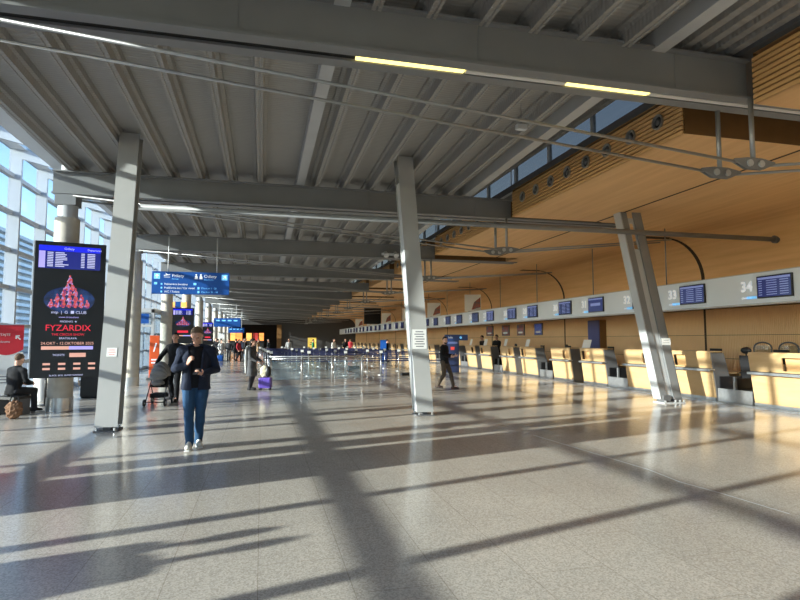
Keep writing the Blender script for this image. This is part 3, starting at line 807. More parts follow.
t = thing('hanging_black_panel', 'large black panel hung above the far part of the fascia', 'panel', (11.4, 58, 0))
bx(-.9, .9, 0, .3, 3.3, 4.9).build('panel', M['dblack'], t); bx(-.92, .92, -.02, .32, 4.9, 4.99).build('top_rail', M['steel_dark'], t)

# things on the counters
def leaflet(label, x, y, z, w=.22, h=.3):
    t = thing('leaflet_stand', label, 'leaflet stand', (x, y, z), 0)
    m = MB(); m.hexa([(-.06,-w/2,0),(-.05,-w/2,0),(-.05,w/2,0),(-.06,w/2,0),(.03,-w/2,h),(.04,-w/2,h),(.04,w/2,h),(.03,w/2,h)]); m.build('card', M['paper'], t)
    bx(-.06, .08, -w/2, w/2, 0, .012).build('foot', M['clear'], t)
leaflet('wide white leaflet stand on the fourth counter from the camera, before the blue wall panel', XC+.2, 18.05, 1.31, .5, .3)
leaflet('white leaflet stand on the sixth check-in counter from the camera', XC+.2, 22.7, 1.31, .34, .32)
leaflet('white leaflet stand on the seventh check-in counter from the camera', XC+.2, 25.0, 1.31, .3, .34)
leaflet('white leaflet stand on the eighth check-in counter from the camera', XC+.2, 27.5, 1.31, .4, .34)
leaflet('white leaflet stand on the ninth check-in counter from the camera', XC+.2, 29.6, 1.31, .3, .34)
def monitor(label, x, y, z, rz):
    t = thing('computer_monitor', label, 'monitor', (x, y, z), rz, 'desk monitors at the counters')
    bevel(bx(-.25, .25, -.02, .02, .28, .62).build('screen', M['black'], t), .006)
    m = MB(); m.box(-.03,.03,.0,.03,.0,.35); m.build('stand', M['black'], t)
    bx(-.11, .11, -.08, .1, 0, .015).build('foot', M['black'], t)
for k, nm in enumerate((34, 33, 32, 31, 30, 29)):
    monitor('black desk monitor at counter %d' % nm, XC+.6, CY[k]+(.35 if k % 2 == 0 else -.3), .75, R(78))

# office chairs
def office_chair(label, x, y, rz):
    t = thing('office_chair', label, 'chair', (x, y, 0), rz, 'black office chairs behind the counters')
    bevel(bx(-.24, .24, -.24, .24, .46, .54).build('seat', M['black'], t), .03)
    m = MB(); m.hexa([(-.2,.22,.6),(.2,.22,.6),(.2,.27,.6),(-.2,.27,.6),(-.19,.3,1.2),(.19,.3,1.2),(.19,.35,1.2),(-.19,.35,1.2)]); bevel(m.build('backrest', M['black'], t), .02)
    m = MB(); m.ell((0,.33,1.33), (.15,.05,.09)); m.tube([(0,.32,1.15),(0,.34,1.3)], .015, 8); m.build('headrest', M['black'], t, True)
    m = MB(); m.cyl((0,0), .03, .1, .46, 10); m.build('column', M['galv'], t, True)
    for sx in (-1, 1):
        m = MB(); m.tube([(sx*.26,.12,.5),(sx*.29,.12,.72)], .018, 8); m.box(sx*.29-.035, sx*.29+.035, -.12, .18, .72, .75); m.build('armrest', M['black'], t)
    for k in range(5):
        a = 2*PI*k/5; m = MB(); m.tube([(0,0,.12),(.3*math.cos(a),.3*math.sin(a),.07)], [.03,.02], 8); lg = m.build('leg', M['black'], t, True)
        m = MB(); m.tube([(.3*math.cos(a)-.02*math.sin(a),.3*math.sin(a)+.02*math.cos(a),.032),(.3*math.cos(a)+.02*math.sin(a),.3*math.sin(a)-.02*math.cos(a),.032)], .032, 10); m.build('castor', M['rubber'], lg)
    return t
office_chair('black high-back office chair with headrest behind the conveyor of counters 34 and 33', 12.52, 11.93, R(100))
office_chair('black office chair behind counter 30', 12.7, 20.9, R(85))
office_chair('black office chair behind counter 28', 12.7, 25.7, R(85))
def loop_chair(label, x, y, rz):
    t = thing('loop_back_chair', label, 'chair', (x, y, 0), rz, 'chrome loop-back chairs behind counter 34')
    bevel(bx(-.22, .22, -.22, .22, .72, .78).build('seat', M['black'], t), .02)
    m = MB(); pts = [(-.22,.22,.75)]
    for k in range(9):
        a = PI-PI*k/8; pts.append((.24*math.cos(a), .26, 1.38+.16*math.sin(a)))
    pts.append((.22,.22,.75)); m.tube(pts, .022, 8); m.build('back_frame', M['steel_dark'], t, True)
    bx(-.21, .21, .255, .262, .95, 1.45).build('mesh_back', M['clear'], t)
    for sx in (-1, 1):
        for sy in (-1, 1):
            m = MB(); m.tube([(sx*.19,sy*.19,.73),(sx*.22,sy*.22,0)], .014, 8); m.build('leg', M['galv'], t, True)
loop_chair('chrome loop-back chair behind counter 34, the one nearer the camera', 13.1, 11.62, R(-78))
loop_chair('chrome loop-back chair behind counter 34, beside the black office chair', 13.1, 12.4, R(-78))

# ------------------------------------------------------------------ kiosk, posters, banners
t = thing('info_kiosk', 'dark blue information pillar with blue header sign behind the walking man in dark jacket', 'kiosk', (8.95, 25.6, 0), R(-8))
bevel(bx(-.32, .32, -.12, .12, .04, 1.7).build('body', M['navyblue'], t), .01)
bx(-.36, .36, -.16, .16, 0, .04).build('base', M['steel_dark'], t)
bx(-.35, .75, -.14, .14, 1.58, 1.86).build('header', mat('kiosk_blue', (.02,.06,.22), .4), t)
bx(-.09, .09, -.125, -.12, 1.12, 1.27).build('red_panel', M['redink'], t)
m = MB(); m.box(-.24,.24,-.125,-.12,1.42,1.52); m.build('print', mat('kiosk_print', (.1,.13,.3), .5), t)
text('header_text', 'Info', .14, M['signwhite'], t, (-.1,-.145,1.72), (R(90),0,0), align='CENTER')
m = MB(); m.ell((.4,-.14,1.72),(.06,.01,.06)); m.build('logo', M['lightblue'], t)
def totem(label, x, y, w, h, rz):
    t = thing('orange_totem', label, 'banner', (x, y, 0), rz)
    bevel(bx(-w/2, w/2, -.06, .06, .1, h).build('panel', M['orange'], t), .01)
    bx(-w/2-.08, w/2+.08, -.16, .16, 0, .1).build('base', M['steel_dark'], t)
    m = MB(); m.prism([(-.05,h-.65),(.0,h-.65),(.09,h-.3),(.03,h-.3)], 'y', -.066, -.06); m.build('logo', M['signwhite'], t)
    m = MB()
    for k in range(2): m.box(-w*.3, w*.3, -.065, -.06, .78-k*.12, .84-k*.12)
    m.build('lettering', M['signwhite'], t)
totem('orange advertising totem with white lettering beside the concrete columns', -4.2, 24.2, .36, 1.78, R(5))
t = thing('rollup_banner', 'red and white roll-up banner at the left edge by the glass wall', 'banner', (-5.74, 14.7, 0), R(12))
bx(-.33, .33, 0, .015, .06, 1.32).build('white_sheet', M['paper'], t)
m = MB(); m.prism([(-.33,1.95),(.33,1.95),(.33,1.38)]+[(.33-.66*k/10, 1.38-.13*math.sin(PI*k/10)) for k in range(1,10)]+[(-.33,1.38)], 'y', -.003, .015); m.build('red_sheet', M['red'], t)
m = MB(); m.tube([(-.34,.0,1.96),(.34,.0,1.96)], .015, 8); m.build('top_rail', M['galv'], t)
m = MB(); m.box(-.34,.34,-.1,.12,0,.06); m.build('base', M['galv'], t)
m = MB(); m.tube([(0,.03,.06),(0,.03,1.95)], .012, 8); m.build('pole', M['galv'], t)
text('lettering', 'VITAJTE', .075, M['paper'], t, (-.06,-.006,1.72), (R(90),0,0), align='CENTER')
text('lettering', 'welcome', .07, M['paper'], t, (-.06,-.006,1.56), (R(90),0,0), align='CENTER')
m = MB(); arrow(m, .22, 1.66, .14, R(45)); m.build('logo', M['paper'], t)
m = MB()
for k in range(3): m.box(-.2, .2-.06*k, -.004, 0, .75-.07*k, .77-.07*k)
m.build('small_print', M['ink'], t)
# litter bin, dark cabinet, black posts by the glass wall
t = thing('litter_bin', 'white tapered litter bin between black posts by the glass wall', 'bin', (-5.62, 16.7, 0))
m = MB(); m.loft([((0,0,0),.17,.17),((0,0,.7),.24,.24)], 20); m.build('body', M['paper'], t, 'auto')
m = MB(); m.loft([((0,0,.7),.245,.245),((0,0,.74),.245,.245)], 20); m.build('rim', M['black'], t, 'auto')
t = thing('black_cabinet', 'black low cabinet standing behind the nearest concrete column', 'cabinet', (-4.45, 17.3, 0))
bevel(bx(-.38, .38, -.25, .25, .04, .74).build('body', M['black'], t), .01); bx(-.36, .36, -.23, .23, 0, .04).build('plinth', M['blackm'], t); bx(-.40,.40,-.27,.27,.74,.77).build('top', M['black'], t)
def post_proto(m1):
    t = thing('barrier_post', '', 'barrier post', (0,0,0), 0, 'queue barrier posts with navy belts')
    m = MB(); m.loft([((0,0,0),.17,.17),((0,0,.02),.17,.17),((0,0,.035),.05,.05)], 18); m.build('base', m1, t, 'auto')
    m = MB(); m.cyl((0,0), .032, .03, .94, 12); m.build('pole', m1, t, True)
    m = MB(); m.cyl((0,0), .042, .88, 1.0, 12); m.build('belt_head', M['black'], t, 'auto')
    return t
bp_ = post_proto(M['black'])
bp_['group'] = 'black posts by the glass wall'; bp_['category'] = 'barrier post'
bp_.location = (-5.6, 15.2, 0); bp_['label'] = 'black barrier post right of the litter bin by the glass wall'
bp_.location = (-5.15, 16.4, 0)
copy_tree(bp_, (-5.12, 15.4, 0), 0, 'black barrier post left of the litter bin, beside the roll-up banner')

# queue area: chrome posts with navy belts, a field of rows
belt_post = post_proto(M['galv'])
bm_ = MB(); bm_.box(.03, 1.62, -.008, .008, .92, .975); bm_.build('belt', M['navy'], belt_post)
bm_ = MB(); bm_.box(.03, 1.62, -.008, .008, .62, .675); bm_.build('belt', M['navy'], belt_post)
first = True
for r_ in range(7):
    y = 25.2+2.9*r_
    x0 = 0.4-.1*r_; n = 5
    for k in range(n):
        o = belt_post if first else copy_tree(belt_post)
        first = False
        o.location = (x0+1.65*k, y, 0)
        o['label'] = 'chrome queue post with two navy belts in the barrier rows of the queue area'
        o['group'] = 'queue posts with navy belts'
        if (k*3+r_*2) % 4 == 0:
            bx(-.07,.07,-.012,.012,1.0,1.11).build('sign_card', M['paper'], o)
            o['label'] = 'chrome queue post with navy belts and a small white sign card on top'; o['group'] = 'queue posts with white sign cards'
# steel rail barrier in front of the queue area
t = thing('steel_barrier', 'silver rail barrier with clear panels in front of the navy queue belts', 'barrier', (.3, 21.2, 0))
pts = [(0,0),(1.16,0),(2.3,0),(3.45,0)]
for k, (x, y) in enumerate(pts+[(0,2.2)]):
    m = MB(); m.cyl((x,y), .028, 0, .98, 12); m.build('post', M['galv'], t, True)
m = MB(); m.tube([(0,0,.98),(3.45,0,.98)], .025, 8); m.tube([(0,0,.9),(3.45,0,.9)], .012, 8); m.build('top_rail', M['galv'], t, True)
m = MB(); m.tube([(0,0,.98),(0,2.2,.98)], .025, 8); m.tube([(0,0,.9),(0,2.2,.9)], .012, 8); m.build('side_rail', M['galv'], t, True)
for k in range(3): bx(pts[k][0]+.06, pts[k+1][0]-.06, -.006, .006, .12, .84).build('clear_panel', M['clear'], t)
# low dark objects on the floor
t = thing('floor_socket_box', 'low dark floor box on the shiny floor just left of the central column', 'floor box', (6.5, 24.8, 0))
bevel(bx(-.3,.3,-.18,.18,0,.09).build('body', M['black'], t), .01); bx(-.28,.28,-.16,.16,.09,.1).build('lid', M['rubber'], t)
t = thing('floor_socket_box', 'low dark floor box farther back beside the queue posts', 'floor box', (5.0, 30.9, 0))
bevel(bx(-.3,.3,-.18,.18,0,.14).build('body', M['black'], t), .01); bx(-.28,.28,-.16,.16,.14,.15).build('lid', M['rubber'], t)
# yellow sign and other distant panels
t = thing('yellow_sign', 'yellow upright sign in front of the dark far wall', 'sign', (6.4, 74, 0))
bx(-.55, .55, -.04, .04, .5, 1.9).build('panel', M['yellow'], t)
m = MB(); m.box(-.3,.3,-.045,-.04,1.2,1.3); m.box(-.3,.2,-.045,-.04,.95,1.05); m.build('lettering', M['ink'], t)
for x in (-.4,.4): bx(x-.03, x+.03, -.03, .03, 0, .5).build('leg', M['steel_dark'], t)
t = thing('white_board', 'small white notice board on legs right of the walking man\'s head', 'board', (-4.05, 58.5, 0))
bx(-.38,.38,-.02,.02,1.75,2.3).build('panel', M['paper'], t)
for x in (-.3,.3): bx(x-.02, x+.02, -.02, .02, 0, 1.75).build('leg', M['steel_dark'], t)
for k, (xa, xb, mm, lb) in enumerate(((-4.6,-3.85,'shoplit2','leftmost amber lit shop panel at the far end'),(-3.8,-2.9,'shoplit','wide orange lit shop panel at the far end, second from left'),(-2.3,-1.5,'shoplit2','amber lit shop panel in the middle of the far passage'),(-1.35,-.6,'redink','red shop panel at the far end'),(-.45,.25,'shoplit','rightmost orange lit shop panel at the far end'))):
    t = thing('shop_sign', lb, 'shop sign', ((xa+xb)/2, 86.8, 0), 0, 'lit shop panels at the far end')
    w = (xb-xa)/2
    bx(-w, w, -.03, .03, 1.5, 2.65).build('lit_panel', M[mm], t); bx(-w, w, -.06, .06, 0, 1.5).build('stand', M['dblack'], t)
# glazed entrance box on the left
t = thing('entrance_vestibule', 'grey framed glass entrance box with blue sign between the columns and the glass wall', 'vestibule', (-5.72, 28.6, 0))
m = MB()
for x in (-.25, .85):
    for y in (-1.2, 1.2): m.box(x-.06, x+.06, y-.06, y+.06, 0, 3.0)
m.box(-.31,.91,-1.26,1.26,2.85,3.05); m.box(-.31,.91,-1.24,-1.14,2.2,2.3); m.box(.1,.16,-1.24,-1.16,0,2.2)
m.build('frame', M['steel_light'], t)
bx(-.19,.79,-1.2,-1.18,.05,2.85).build('glass_front', M['clear'], t); bx(.84,.86,-1.14,1.14,.05,2.85).build('glass_side', M['clear'], t)
bx(-.15,.7,-1.3,-1.26,2.35,2.8).build('blue_sign', M['blue'], t)
# ceiling fittings
t = thing('ceiling_speaker', 'small white box hung on a thin rod below the roof ribs near the timber edge', 'fitting', (4.5, 9.0, 5.45))
bevel(bx(-.1,.1,-.05,.05,-.05,.05).build('box', M['white'], t), .01); m = MB(); m.tube([(0,0,.05),(0,0,.12+.36)], .006, 6); m.build('rod', M['steel'], t)
t = thing('spotlight_pair', 'pair of small white spotlights on the third roof beam', 'light', (4.85, YB[2]-.06, ZB[2]))
for dx in (-.2, .2):
    m = MB(); m.tube([(dx,-.18,.06),(dx,.0,.2)], [.1,.07], 12); m.build('lamp_head', M['white'], t, 'auto')
m = MB(); m.box(-.35,.35,.0,.03,.1,.2); m.build('bracket', M['white'], t)

# ------------------------------------------------------------------ people
def remesh(mb, name, mats, parent, voxel, smooth=2, cut=None, disp=0., dscale=9.):
    me = bpy.data.meshes.new('tmp'); me.from_pydata(mb.v, [], mb.f)
    bm = bmesh.new(); bm.from_mesh(me); bmesh.ops.recalc_face_normals(bm, faces=bm.faces); bm.to_mesh(me); bm.free()
    o = bpy.data.objects.new('tmp', me); COL.objects.link(o)
    md = o.modifiers.new('r', 'REMESH'); md.mode = 'VOXEL'; md.voxel_size = voxel
    if smooth:
        sm = o.modifiers.new('s', 'SMOOTH'); sm.factor = .5; sm.iterations = smooth
    dg = bpy.context.evaluated_depsgraph_get()
    nm = bpy.data.meshes.new_from_object(o.evaluated_get(dg), depsgraph=dg)
    bpy.data.objects.remove(o); bpy.data.meshes.remove(me)
    nm.name = name
    bm = bmesh.new(); bm.from_mesh(nm)
    if disp:
        bm.normal_update()
        for v in bm.verts: v.co += v.normal*disp*noise.noise(v.co*dscale)
    if cut:
        bmesh.ops.delete(bm, geom=[f for f in bm.faces if cut(f.calc_center_median())], context='FACES')
    for f in bm.faces: f.smooth = True
    bm.to_mesh(nm); bm.free(); nm.materials.clear()
    for q in (mats if isinstance(mats, (list, tuple)) else [mats]): nm.materials.append(q)
    r = bpy.data.objects.new(name, nm); COL.objects.link(r); r.parent = parent
    return r

def hand(mb, wrist, d, n, side, curl=.5, k=1.):
    # wrist point, finger direction, palm normal, side = +1 when the thumb lies along d x n
    w = Vector(wrist); d = Vector(d).normalized(); n = Vector(n); n = (n-d*n.dot(d)).normalized(); s = d.cross(n)*side
    L = .085*k
    for i in range(4):
        mb.rc(w+s*(.012-.008*i)*k, .014*k, w+d*L+s*(.031-.0205*i)*k, .0115*k, n=8)
    for i, ln in enumerate((.068, .077, .071, .055)):
        p = w+d*L+s*(.031-.0205*i)*k; a = curl*(.5+.06*i); r0 = .0098*k
        for seg in (.45, .31, .24):
            dd = d*math.cos(a)+n*math.sin(a); q = p+dd*ln*seg*k
            mb.rc(p, r0, q, r0*.92, n=8); p = q; r0 *= .92; a += curl*.75
    p = w+d*.025*k+s*.022*k; dd = (d*.62+s*.68+n*.35).normalized()
    q = p+dd*.05*k; mb.rc(p, .0135*k, q, .0115*k, n=8)
    dd = (d*.85+s*.2+n*.45).normalized(); mb.rc(q, .0112*k, q+dd*.036*k, .009*k, n=8)

SKINS = {}
def cloth(name, c, r=.85):
    if name not in SKINS: SKINS[name] = mat('cloth_'+name, c, r, 0, .10, 14, .25, 90, .25)
    return SKINS[name]
def person(label, loc, rz, h=1.76, top=('navy', (.02,.026,.045)), legs=('jeans', (.03,.08,.165)), shoe_c=('shoe_black', (.03,.03,.03)), hair=('brown_hair', (.10,.06,.035)),
           pose={}, voxel=.013, coat=0., open_front=False, shirt=None, head=(0,0), hat=False, beard=False, group=None, collar=False, bald=False, width=1., skin=None, face=True, long_hair=False):
    k = h/1.76
    t = thing('person', label, 'person', loc, rz, group)
    J = dict(pelvis=(0,0,.96), waist=(0,0,1.10), chest=(0,0,1.30), neck=(0,.01,1.47), headc=(0,-.025,1.64),
             shL=(.185,.01,1.42), shR=(-.185,.01,1.42), elL=(.25,.04,1.14), elR=(-.25,.04,1.14), wrL=(.24,-.10,.91), wrR=(-.24,-.10,.91),
             hpL=(.09,0,.92), hpR=(-.09,0,.92), knL=(.10,-.02,.50), knR=(-.10,-.02,.50), anL=(.10,.03,.09), anR=(-.10,.03,.09), ftL=(0,-1,0), ftR=(0,-1,0),
             hdL=None, hdR=None, pnL=None, pnR=None, curlL=.45, curlR=.45)
    J.update(pose)
    V = lambda n: Vector(J[n])*k
    sc = lambda *r: [q*k for q in r]
    hm = Matrix.Translation(V('headc')) @ Matrix.Rotation(head[1], 4, 'Z') @ Matrix.Rotation(head[0], 4, 'X') @ Matrix.Scale(k, 4)
    b = MB()
    b.ell((0,.012,.03), (.076,.096,.095), hm, 16, 11); b.ell((0,-.028,-.035), (.060,.066,.078), hm); b.ell((0,-.07,-.088), (.030,.028,.024), hm)
    b.rc((0,-.088,.022), .011, (0,-.113,-.022), .0165, hm, 8)
    for s in (-1, 1):
        b.ell((s*.077,.012,-.005), (.012,.022,.034), hm, 8, 6); b.ell((s*.033,-.086,.038), (.022,.014,.009), hm, 8, 6); b.ell((s*.038,-.072,-.025), (.022,.02,.02), hm, 8, 6)
    b.rc((-.02,-.094,-.055), .0085, (.02,-.094,-.055), .0085, hm, 8); b.rc((-.017,-.092,-.068), .009, (.017,-.092,-.068), .009, hm, 8)
    b.rc(V('neck'), .055*k, Vector(hm @ Vector((0,.02,-.07))), .052*k)
    tw = lambda n, rx, ry: ((V(n).x, V(n).y, V(n).z), rx*k*width, ry*k*width)
    pv, wa, ch, nk = V('pelvis'), V('waist'), V('chest'), V('neck')
    def torso(m, g, low=None):
        rings = []
        if low is not None: rings.append(((pv.x, pv.y, low), (.155+g+(.035 if pv.z-low > .2 else 0))*k*width, (.115+g+(.03 if pv.z-low > .2 else 0))*k*width))
        rings += [((pv.x,pv.y,pv.z-.04*k), (.150+g+(.02 if low is not None and pv.z-low > .2 else 0))*k*width, (.11+g)*k*width), ((wa.x,wa.y,wa.z), (.140+g)*k*width, (.105+g)*k*width), ((ch.x,ch.y,ch.z), (.160+g)*k*width, (.112+g)*k*width),
                  ((ch.x,ch.y+.003,ch.z+.10*k), (.150+g)*k, (.095+g)*k), ((nk.x,nk.y,nk.z-.015*k), (.075+g)*k, (.065+g)*k)]
        m.loft(rings, 18)
        for s in 'LR': m.rc(V('sh'+s)+Vector((0,0,-.02*k)), (.050+g)*k, nk+Vector((0,0,-.045*k)), (.050+g)*k)
    torso(b, 0)
    for s in 'LR':
        b.rc(V('sh'+s)+Vector((0,0,-.02*k)), .050*k, V('el'+s), .038*k); b.rc(V('el'+s), .038*k, V('wr'+s), .026*k)
        b.rc(V('hp'+s), .082*k, V('kn'+s), .055*k); b.rc(V('kn'+s), .053*k, V('an'+s), .036*k); b.rc(V('an'+s), .035*k, V('an'+s)+Vector(J['ft'+s])*.13*k+Vector((0,0,-.045*k)), .028*k)
        fa = (V('wr'+s)-V('el'+s)).normalized(); d = Vector(J['hd'+s]) if J['hd'+s] else fa
        n = Vector(J['pn'+s]) if J['pn'+s] else Vector((-1 if s == 'L' else 1, .2, 0))
        nn = (n-d.normalized()*n.dot(d.normalized())).normalized(); ss = d.normalized().cross(nn)
        want = Vector((0,-1,.3))
        side = 1 if ss.dot(want) > 0 else -1
        if J.get('th'+s): side = 1 if ss.dot(Vector(J['th'+s])) > 0 else -1
        hand(b, V('wr'+s), d, n, side, J['curl'+s], k)
    sk = skin or M['skin']
    body = remesh(b, 'body', sk, t, voxel if voxel < .01 else voxel*.8, 1)
    # eyes, brows
    if face:
        for s in (-1, 1):
            e = MB(); e.ell((s*.032,-.088,.016), (.011,.008,.008), hm, 8, 6); e.build('eye', M['eye'], body, True)
    hcol = cloth(*hair, r=.7) if isinstance(hair, tuple) else hair
    if not bald:
        hb = MB(); hb.ell((0,.018,.036), (.086,.104,.102), hm, 20, 14)
        if long_hair: hb.ell((0,.055,-.05), (.085,.06,.13), hm); hb.ell((0,.05,-.13), (.07,.045,.06), hm)
        inv = hm.inverted()
        def hc(c):
            q = inv @ c
            return q.z < (.088 if q.y < -.055 else .088-(q.y+.055)*1.15) and not (long_hair and q.y > .0) and not (hat and False)
        remesh(hb, 'hat' if hat else 'hair', hcol, t, max(.008, voxel*.7), 1, cut=hc, disp=.006, dscale=60)
    if beard:
        q = MB(); q.ell((0,-.05,-.075), (.056,.055,.042), hm); q.ell((0,-.093,-.045), (.024,.01,.007), hm, 8, 6); q.build('beard', hcol, t, True)
    # trousers
    g = MB(); lg = cloth(*legs)
    g.loft([((pv.x,pv.y,pv.z+.06*k), .155*k*width, .115*k*width), ((pv.x,pv.y,pv.z-.05*k), .17*k*width, .125*k*width), ((pv.x,pv.y,pv.z-.10*k), .13*k, .10*k)], 18)
    for s in 'LR':
        kn, an, hp = V('kn'+s), V('an'+s), V('hp'+s)
        g.rc(hp, .102*k*width, kn, .073*k); g.rc(kn, .073*k, an+Vector((0,0,.02*k)), .060*k); g.rc(an+Vector((0,0,.02*k)), .060*k, an+Vector((0,-.004,-.02*k)), .058*k)
    remesh(g, 'trousers', lg, t, voxel, 2, disp=.010, dscale=11)
    # top
    jm = cloth(*top); j = MB(); ex = .042 if open_front else .028 if (coat or open_front or collar) else .018
    torso(j, ex, (pv.z-(.06+coat)*k))
    for s in 'LR':
        el, wr, sh = V('el'+s), V('wr'+s), V('sh'+s)
        j.rc(sh+Vector((0,0,-.025*k)), .068*k, el, .060*k); j.rc(el, .060*k, wr-(wr-el).normalized()*.025*k, .044*k)
    if collar: j.loft([((nk.x,nk.y+.005,nk.z-.03*k), .10*k,.095*k), ((nk.x,nk.y+.005,nk.z+.035*k), .082*k,.082*k)], 16)
    of = None
    if open_front:
        def of(c): return c.y < -.05*k and abs(c.x+.01) < (.045+.10*max(0, c.z-pv.z+.1))*k and c.z < nk.z+.1
    jk = remesh(j, 'coat' if coat > .2 else 'jacket', jm, t, voxel, 2, cut=of, disp=.012, dscale=8)
    if open_front:
        jk.modifiers.new('thick', 'SOLIDIFY').thickness = .012
        sh_ = MB(); torso(sh_, .022, pv.z-.09*k); remesh(sh_, 'shirt', cloth(*shirt), t, voxel, 2, disp=.006)
        z = MB()
        for s in (-1, 1): z.rc((s*.075*k, pv.y-.135*k, pv.z), .016*k, (s*.10*k, ch.y-.135*k, ch.z+.05*k), .02*k)
        z.build('lapel', jm, jk, True)
    # shoes
    for s in 'LR':
        an = V('an'+s); fd = Vector(J['ft'+s]).normalized(); sdv = Vector((-fd.y, fd.x, 0)).normalized(); upv = sdv.cross(fd)*-1 if sdv.cross(fd).z < 0 else sdv.cross(fd)
        o0 = an+Vector((0,0,-.085*k))-fd*.075*k
        if fd.z == 0 and abs(o0.z) < .03: o0.z = .0
        def shoe(m, z0, hs, grow):
            secs = [(.0,.028,.05),(.04,.037,.085),(.10,.038,.09),(.17,.045,.062),(.23,.044,.045),(.27,.03,.032)]
            vs = []; N = 12
            for (y, w, hh) in secs:
                for q in range(N):
                    a = 2*PI*q/N; cx = math.cos(a)*(w+grow); cz = math.sin(a)
                    zz = z0 if cz < -.2 else z0+(hh*hs)*(max(cz,0)**.8)+.012*hs
                    vs.append(o0+(fd*(y*1.02)+sdv*cx+upv*zz)*k)
            fs = [(i*N+q, i*N+(q+1) % N, (i+1)*N+(q+1) % N, (i+1)*N+q) for i in range(len(secs)-1) for q in range(N)]
            fs += [tuple(range(N))[::-1], tuple(range((len(secs)-1)*N, len(secs)*N))]
            m.add(vs, fs)
        m = MB(); shoe(m, .022, 1., 0.); so = m.build('shoe', cloth(*shoe_c), t, True)
        m = MB(); shoe(m, 0., .12, .004); m.build('sole', M['paper'] if shoe_c[0] == 'sneaker' else M['rubber'], so, True)
    return t

NB = ('navy', (.022,.028,.05)); BK = ('black', (.012,.012,.014)); JN = ('jeans', (.03,.08,.165)); DK = ('charcoal', (.035,.035,.04)); GR = ('grey', (.28,.28,.28))
GH = ('greying_hair', (.16,.105,.065)); DH = ('dark_hair', (.02,.015,.012))
WALK = dict(knL=(.10,-.10,.52), anL=(.10,-.10,.10), knR=(-.10,-.02,.50), anR=(-.10,.20,.13))
# main man: walking towards the camera, head bowed over a phone
man = person('man in open navy jacket and blue jeans walking while looking down at his phone', (-.96, 8.95, 0), R(5), 1.80, NB, JN, ('sneaker', (.75,.72,.64)), GH,
    dict(knL=(.075,-.03,.50), anL=(.055,.07,.09), knR=(-.085,-.07,.51), anR=(-.06,-.12,.09), headc=(0,-.075,1.625), ftR=(-.15,-1,0), ftL=(.15,-1,0),
         shL=(.195,.0,1.41), shR=(-.195,.0,1.41), elL=(.29,-.02,1.13), wrL=(.085,-.30,1.08), elR=(-.29,-.04,1.14), wrR=(-.115,-.27,1.22),
         hdL=(-.45,-.75,.12), pnL=(-.3,.1,1), curlL=.55, thL=(0,0,1), hdR=(.35,-.55,.75), pnR=(.7,.5,-.1), curlR=.8, thR=(0,-.3,1)),
    voxel=.0065, coat=.06, open_front=True, shirt=BK, head=(R(30), R(-8)), collar=True, beard=False, width=1.08)
t = thing('smartphone', 'black smartphone held in the left hand of the man in the navy jacket', 'phone', (-.96, 8.95, 0), R(5))
m = MB(); m.box(-.036,.036,-.004,.004,-.075,.075); o = bevel(m.build('case', M['black'], t), .006); o.location = (.015,-.405,1.145); o.rotation_euler = (R(-58),0,R(-18))
m = MB(); m.box(-.032,.032,.004,.0048,-.068,.068); q = m.build('display', M['lcdblue'], t); q.location = o.location; q.rotation_euler = o.rotation_euler
# man pushing the stroller
person('man in dark jacket and cap behind the walking man, pushing a stroller', (-2.2, 15.6, 0), R(-12), 1.78, BK, ('black_trousers', (.015,.016,.02)), ('shoe_black', (.03,.03,.03)), DH,
    dict(elR=(-.33,-.10,1.15), wrR=(-.34,-.36,.97), elL=(.27,.03,1.14), wrL=(.2,-.18,1.0), hdR=(-.1,-1,-.1), pnR=(0,0,-1), curlR=.9, **WALK), voxel=.014, coat=.05, collar=True, head=(R(4), R(10)), hat=True)
# woman with the purple suitcase
person('woman in grey coat with white hood and dark hair pulling a purple suitcase', (-.30, 18.55, 0), R(70), 1.64, ('dark_grey', (.085,.085,.09)), DK, ('shoe_black', (.03,.03,.03)), DH,
    dict(elR=(-.27,-.03,1.12), wrR=(-.22,-.26,.98), elL=(.25,-.02,1.12), wrL=(.22,-.26,.98), hdR=(0,-1,-.2), pnR=(0,0,-1), curlR=.9, hdL=(0,-1,-.2), pnL=(0,0,-1), curlL=.9, anL=(.10,.08,.09)), voxel=.014, coat=.42, collar=True, head=(R(8), 0), long_hair=True, width=1.05)
t = thing('white_cape', 'white hooded wrap on the back of the woman in the grey coat', 'wrap', (-.30, 18.55, 0), R(70))
m = MB(); m.loft([((.0,.15,.55),.17,.05),((0,.165,1.0),.17,.05),((0,.16,1.3),.16,.05),((0,.125,1.42),.10,.06)], 18); remesh(m, 'cloth', cloth('white', (.7,.69,.66)), t, .015, 2, disp=.012)
# man walking to the right
person('man in black jacket and brown trousers walking right past the central column', (5.82, 17.4, 0), R(48), 1.70, BK, ('brown_trousers', (.10,.075,.055)), ('shoe_brown', (.06,.035,.03)), DH,
    dict(elL=(.24,.02,1.14), wrL=(.2,-.28,1.12), elR=(-.25,-.02,1.14), wrR=(-.16,-.28,1.10), knL=(.10,-.18,.53), anL=(.10,-.27,.11), knR=(-.10,-.02,.50), anR=(-.10,.22,.12),
         hdL=(-.2,-1,.1), hdR=(.2,-1,.1), pnL=(-1,0,.2), pnR=(1,0,.2)), voxel=.013, coat=.04, collar=True, head=(R(6), R(-45)), beard=True)
# staff behind the counters
person('left one of two staff members in black standing behind the counters', (12.7, 30.9, 0), R(-80), 1.86, BK, DK, hair=DH, pose=dict(elL=(.24,-.1,1.15), wrL=(.15,-.35,1.12)), voxel=.018, head=(R(15),0))
person('right one of two staff members in black standing behind the counters', (12.7, 28.8, 0), R(-60), 1.88, BK, BK, hair=('brown_hair', (.10,.06,.035)), pose=dict(elL=(.24,-.1,1.15), wrL=(.15,-.35,1.12)), voxel=.018, head=(R(15),0))
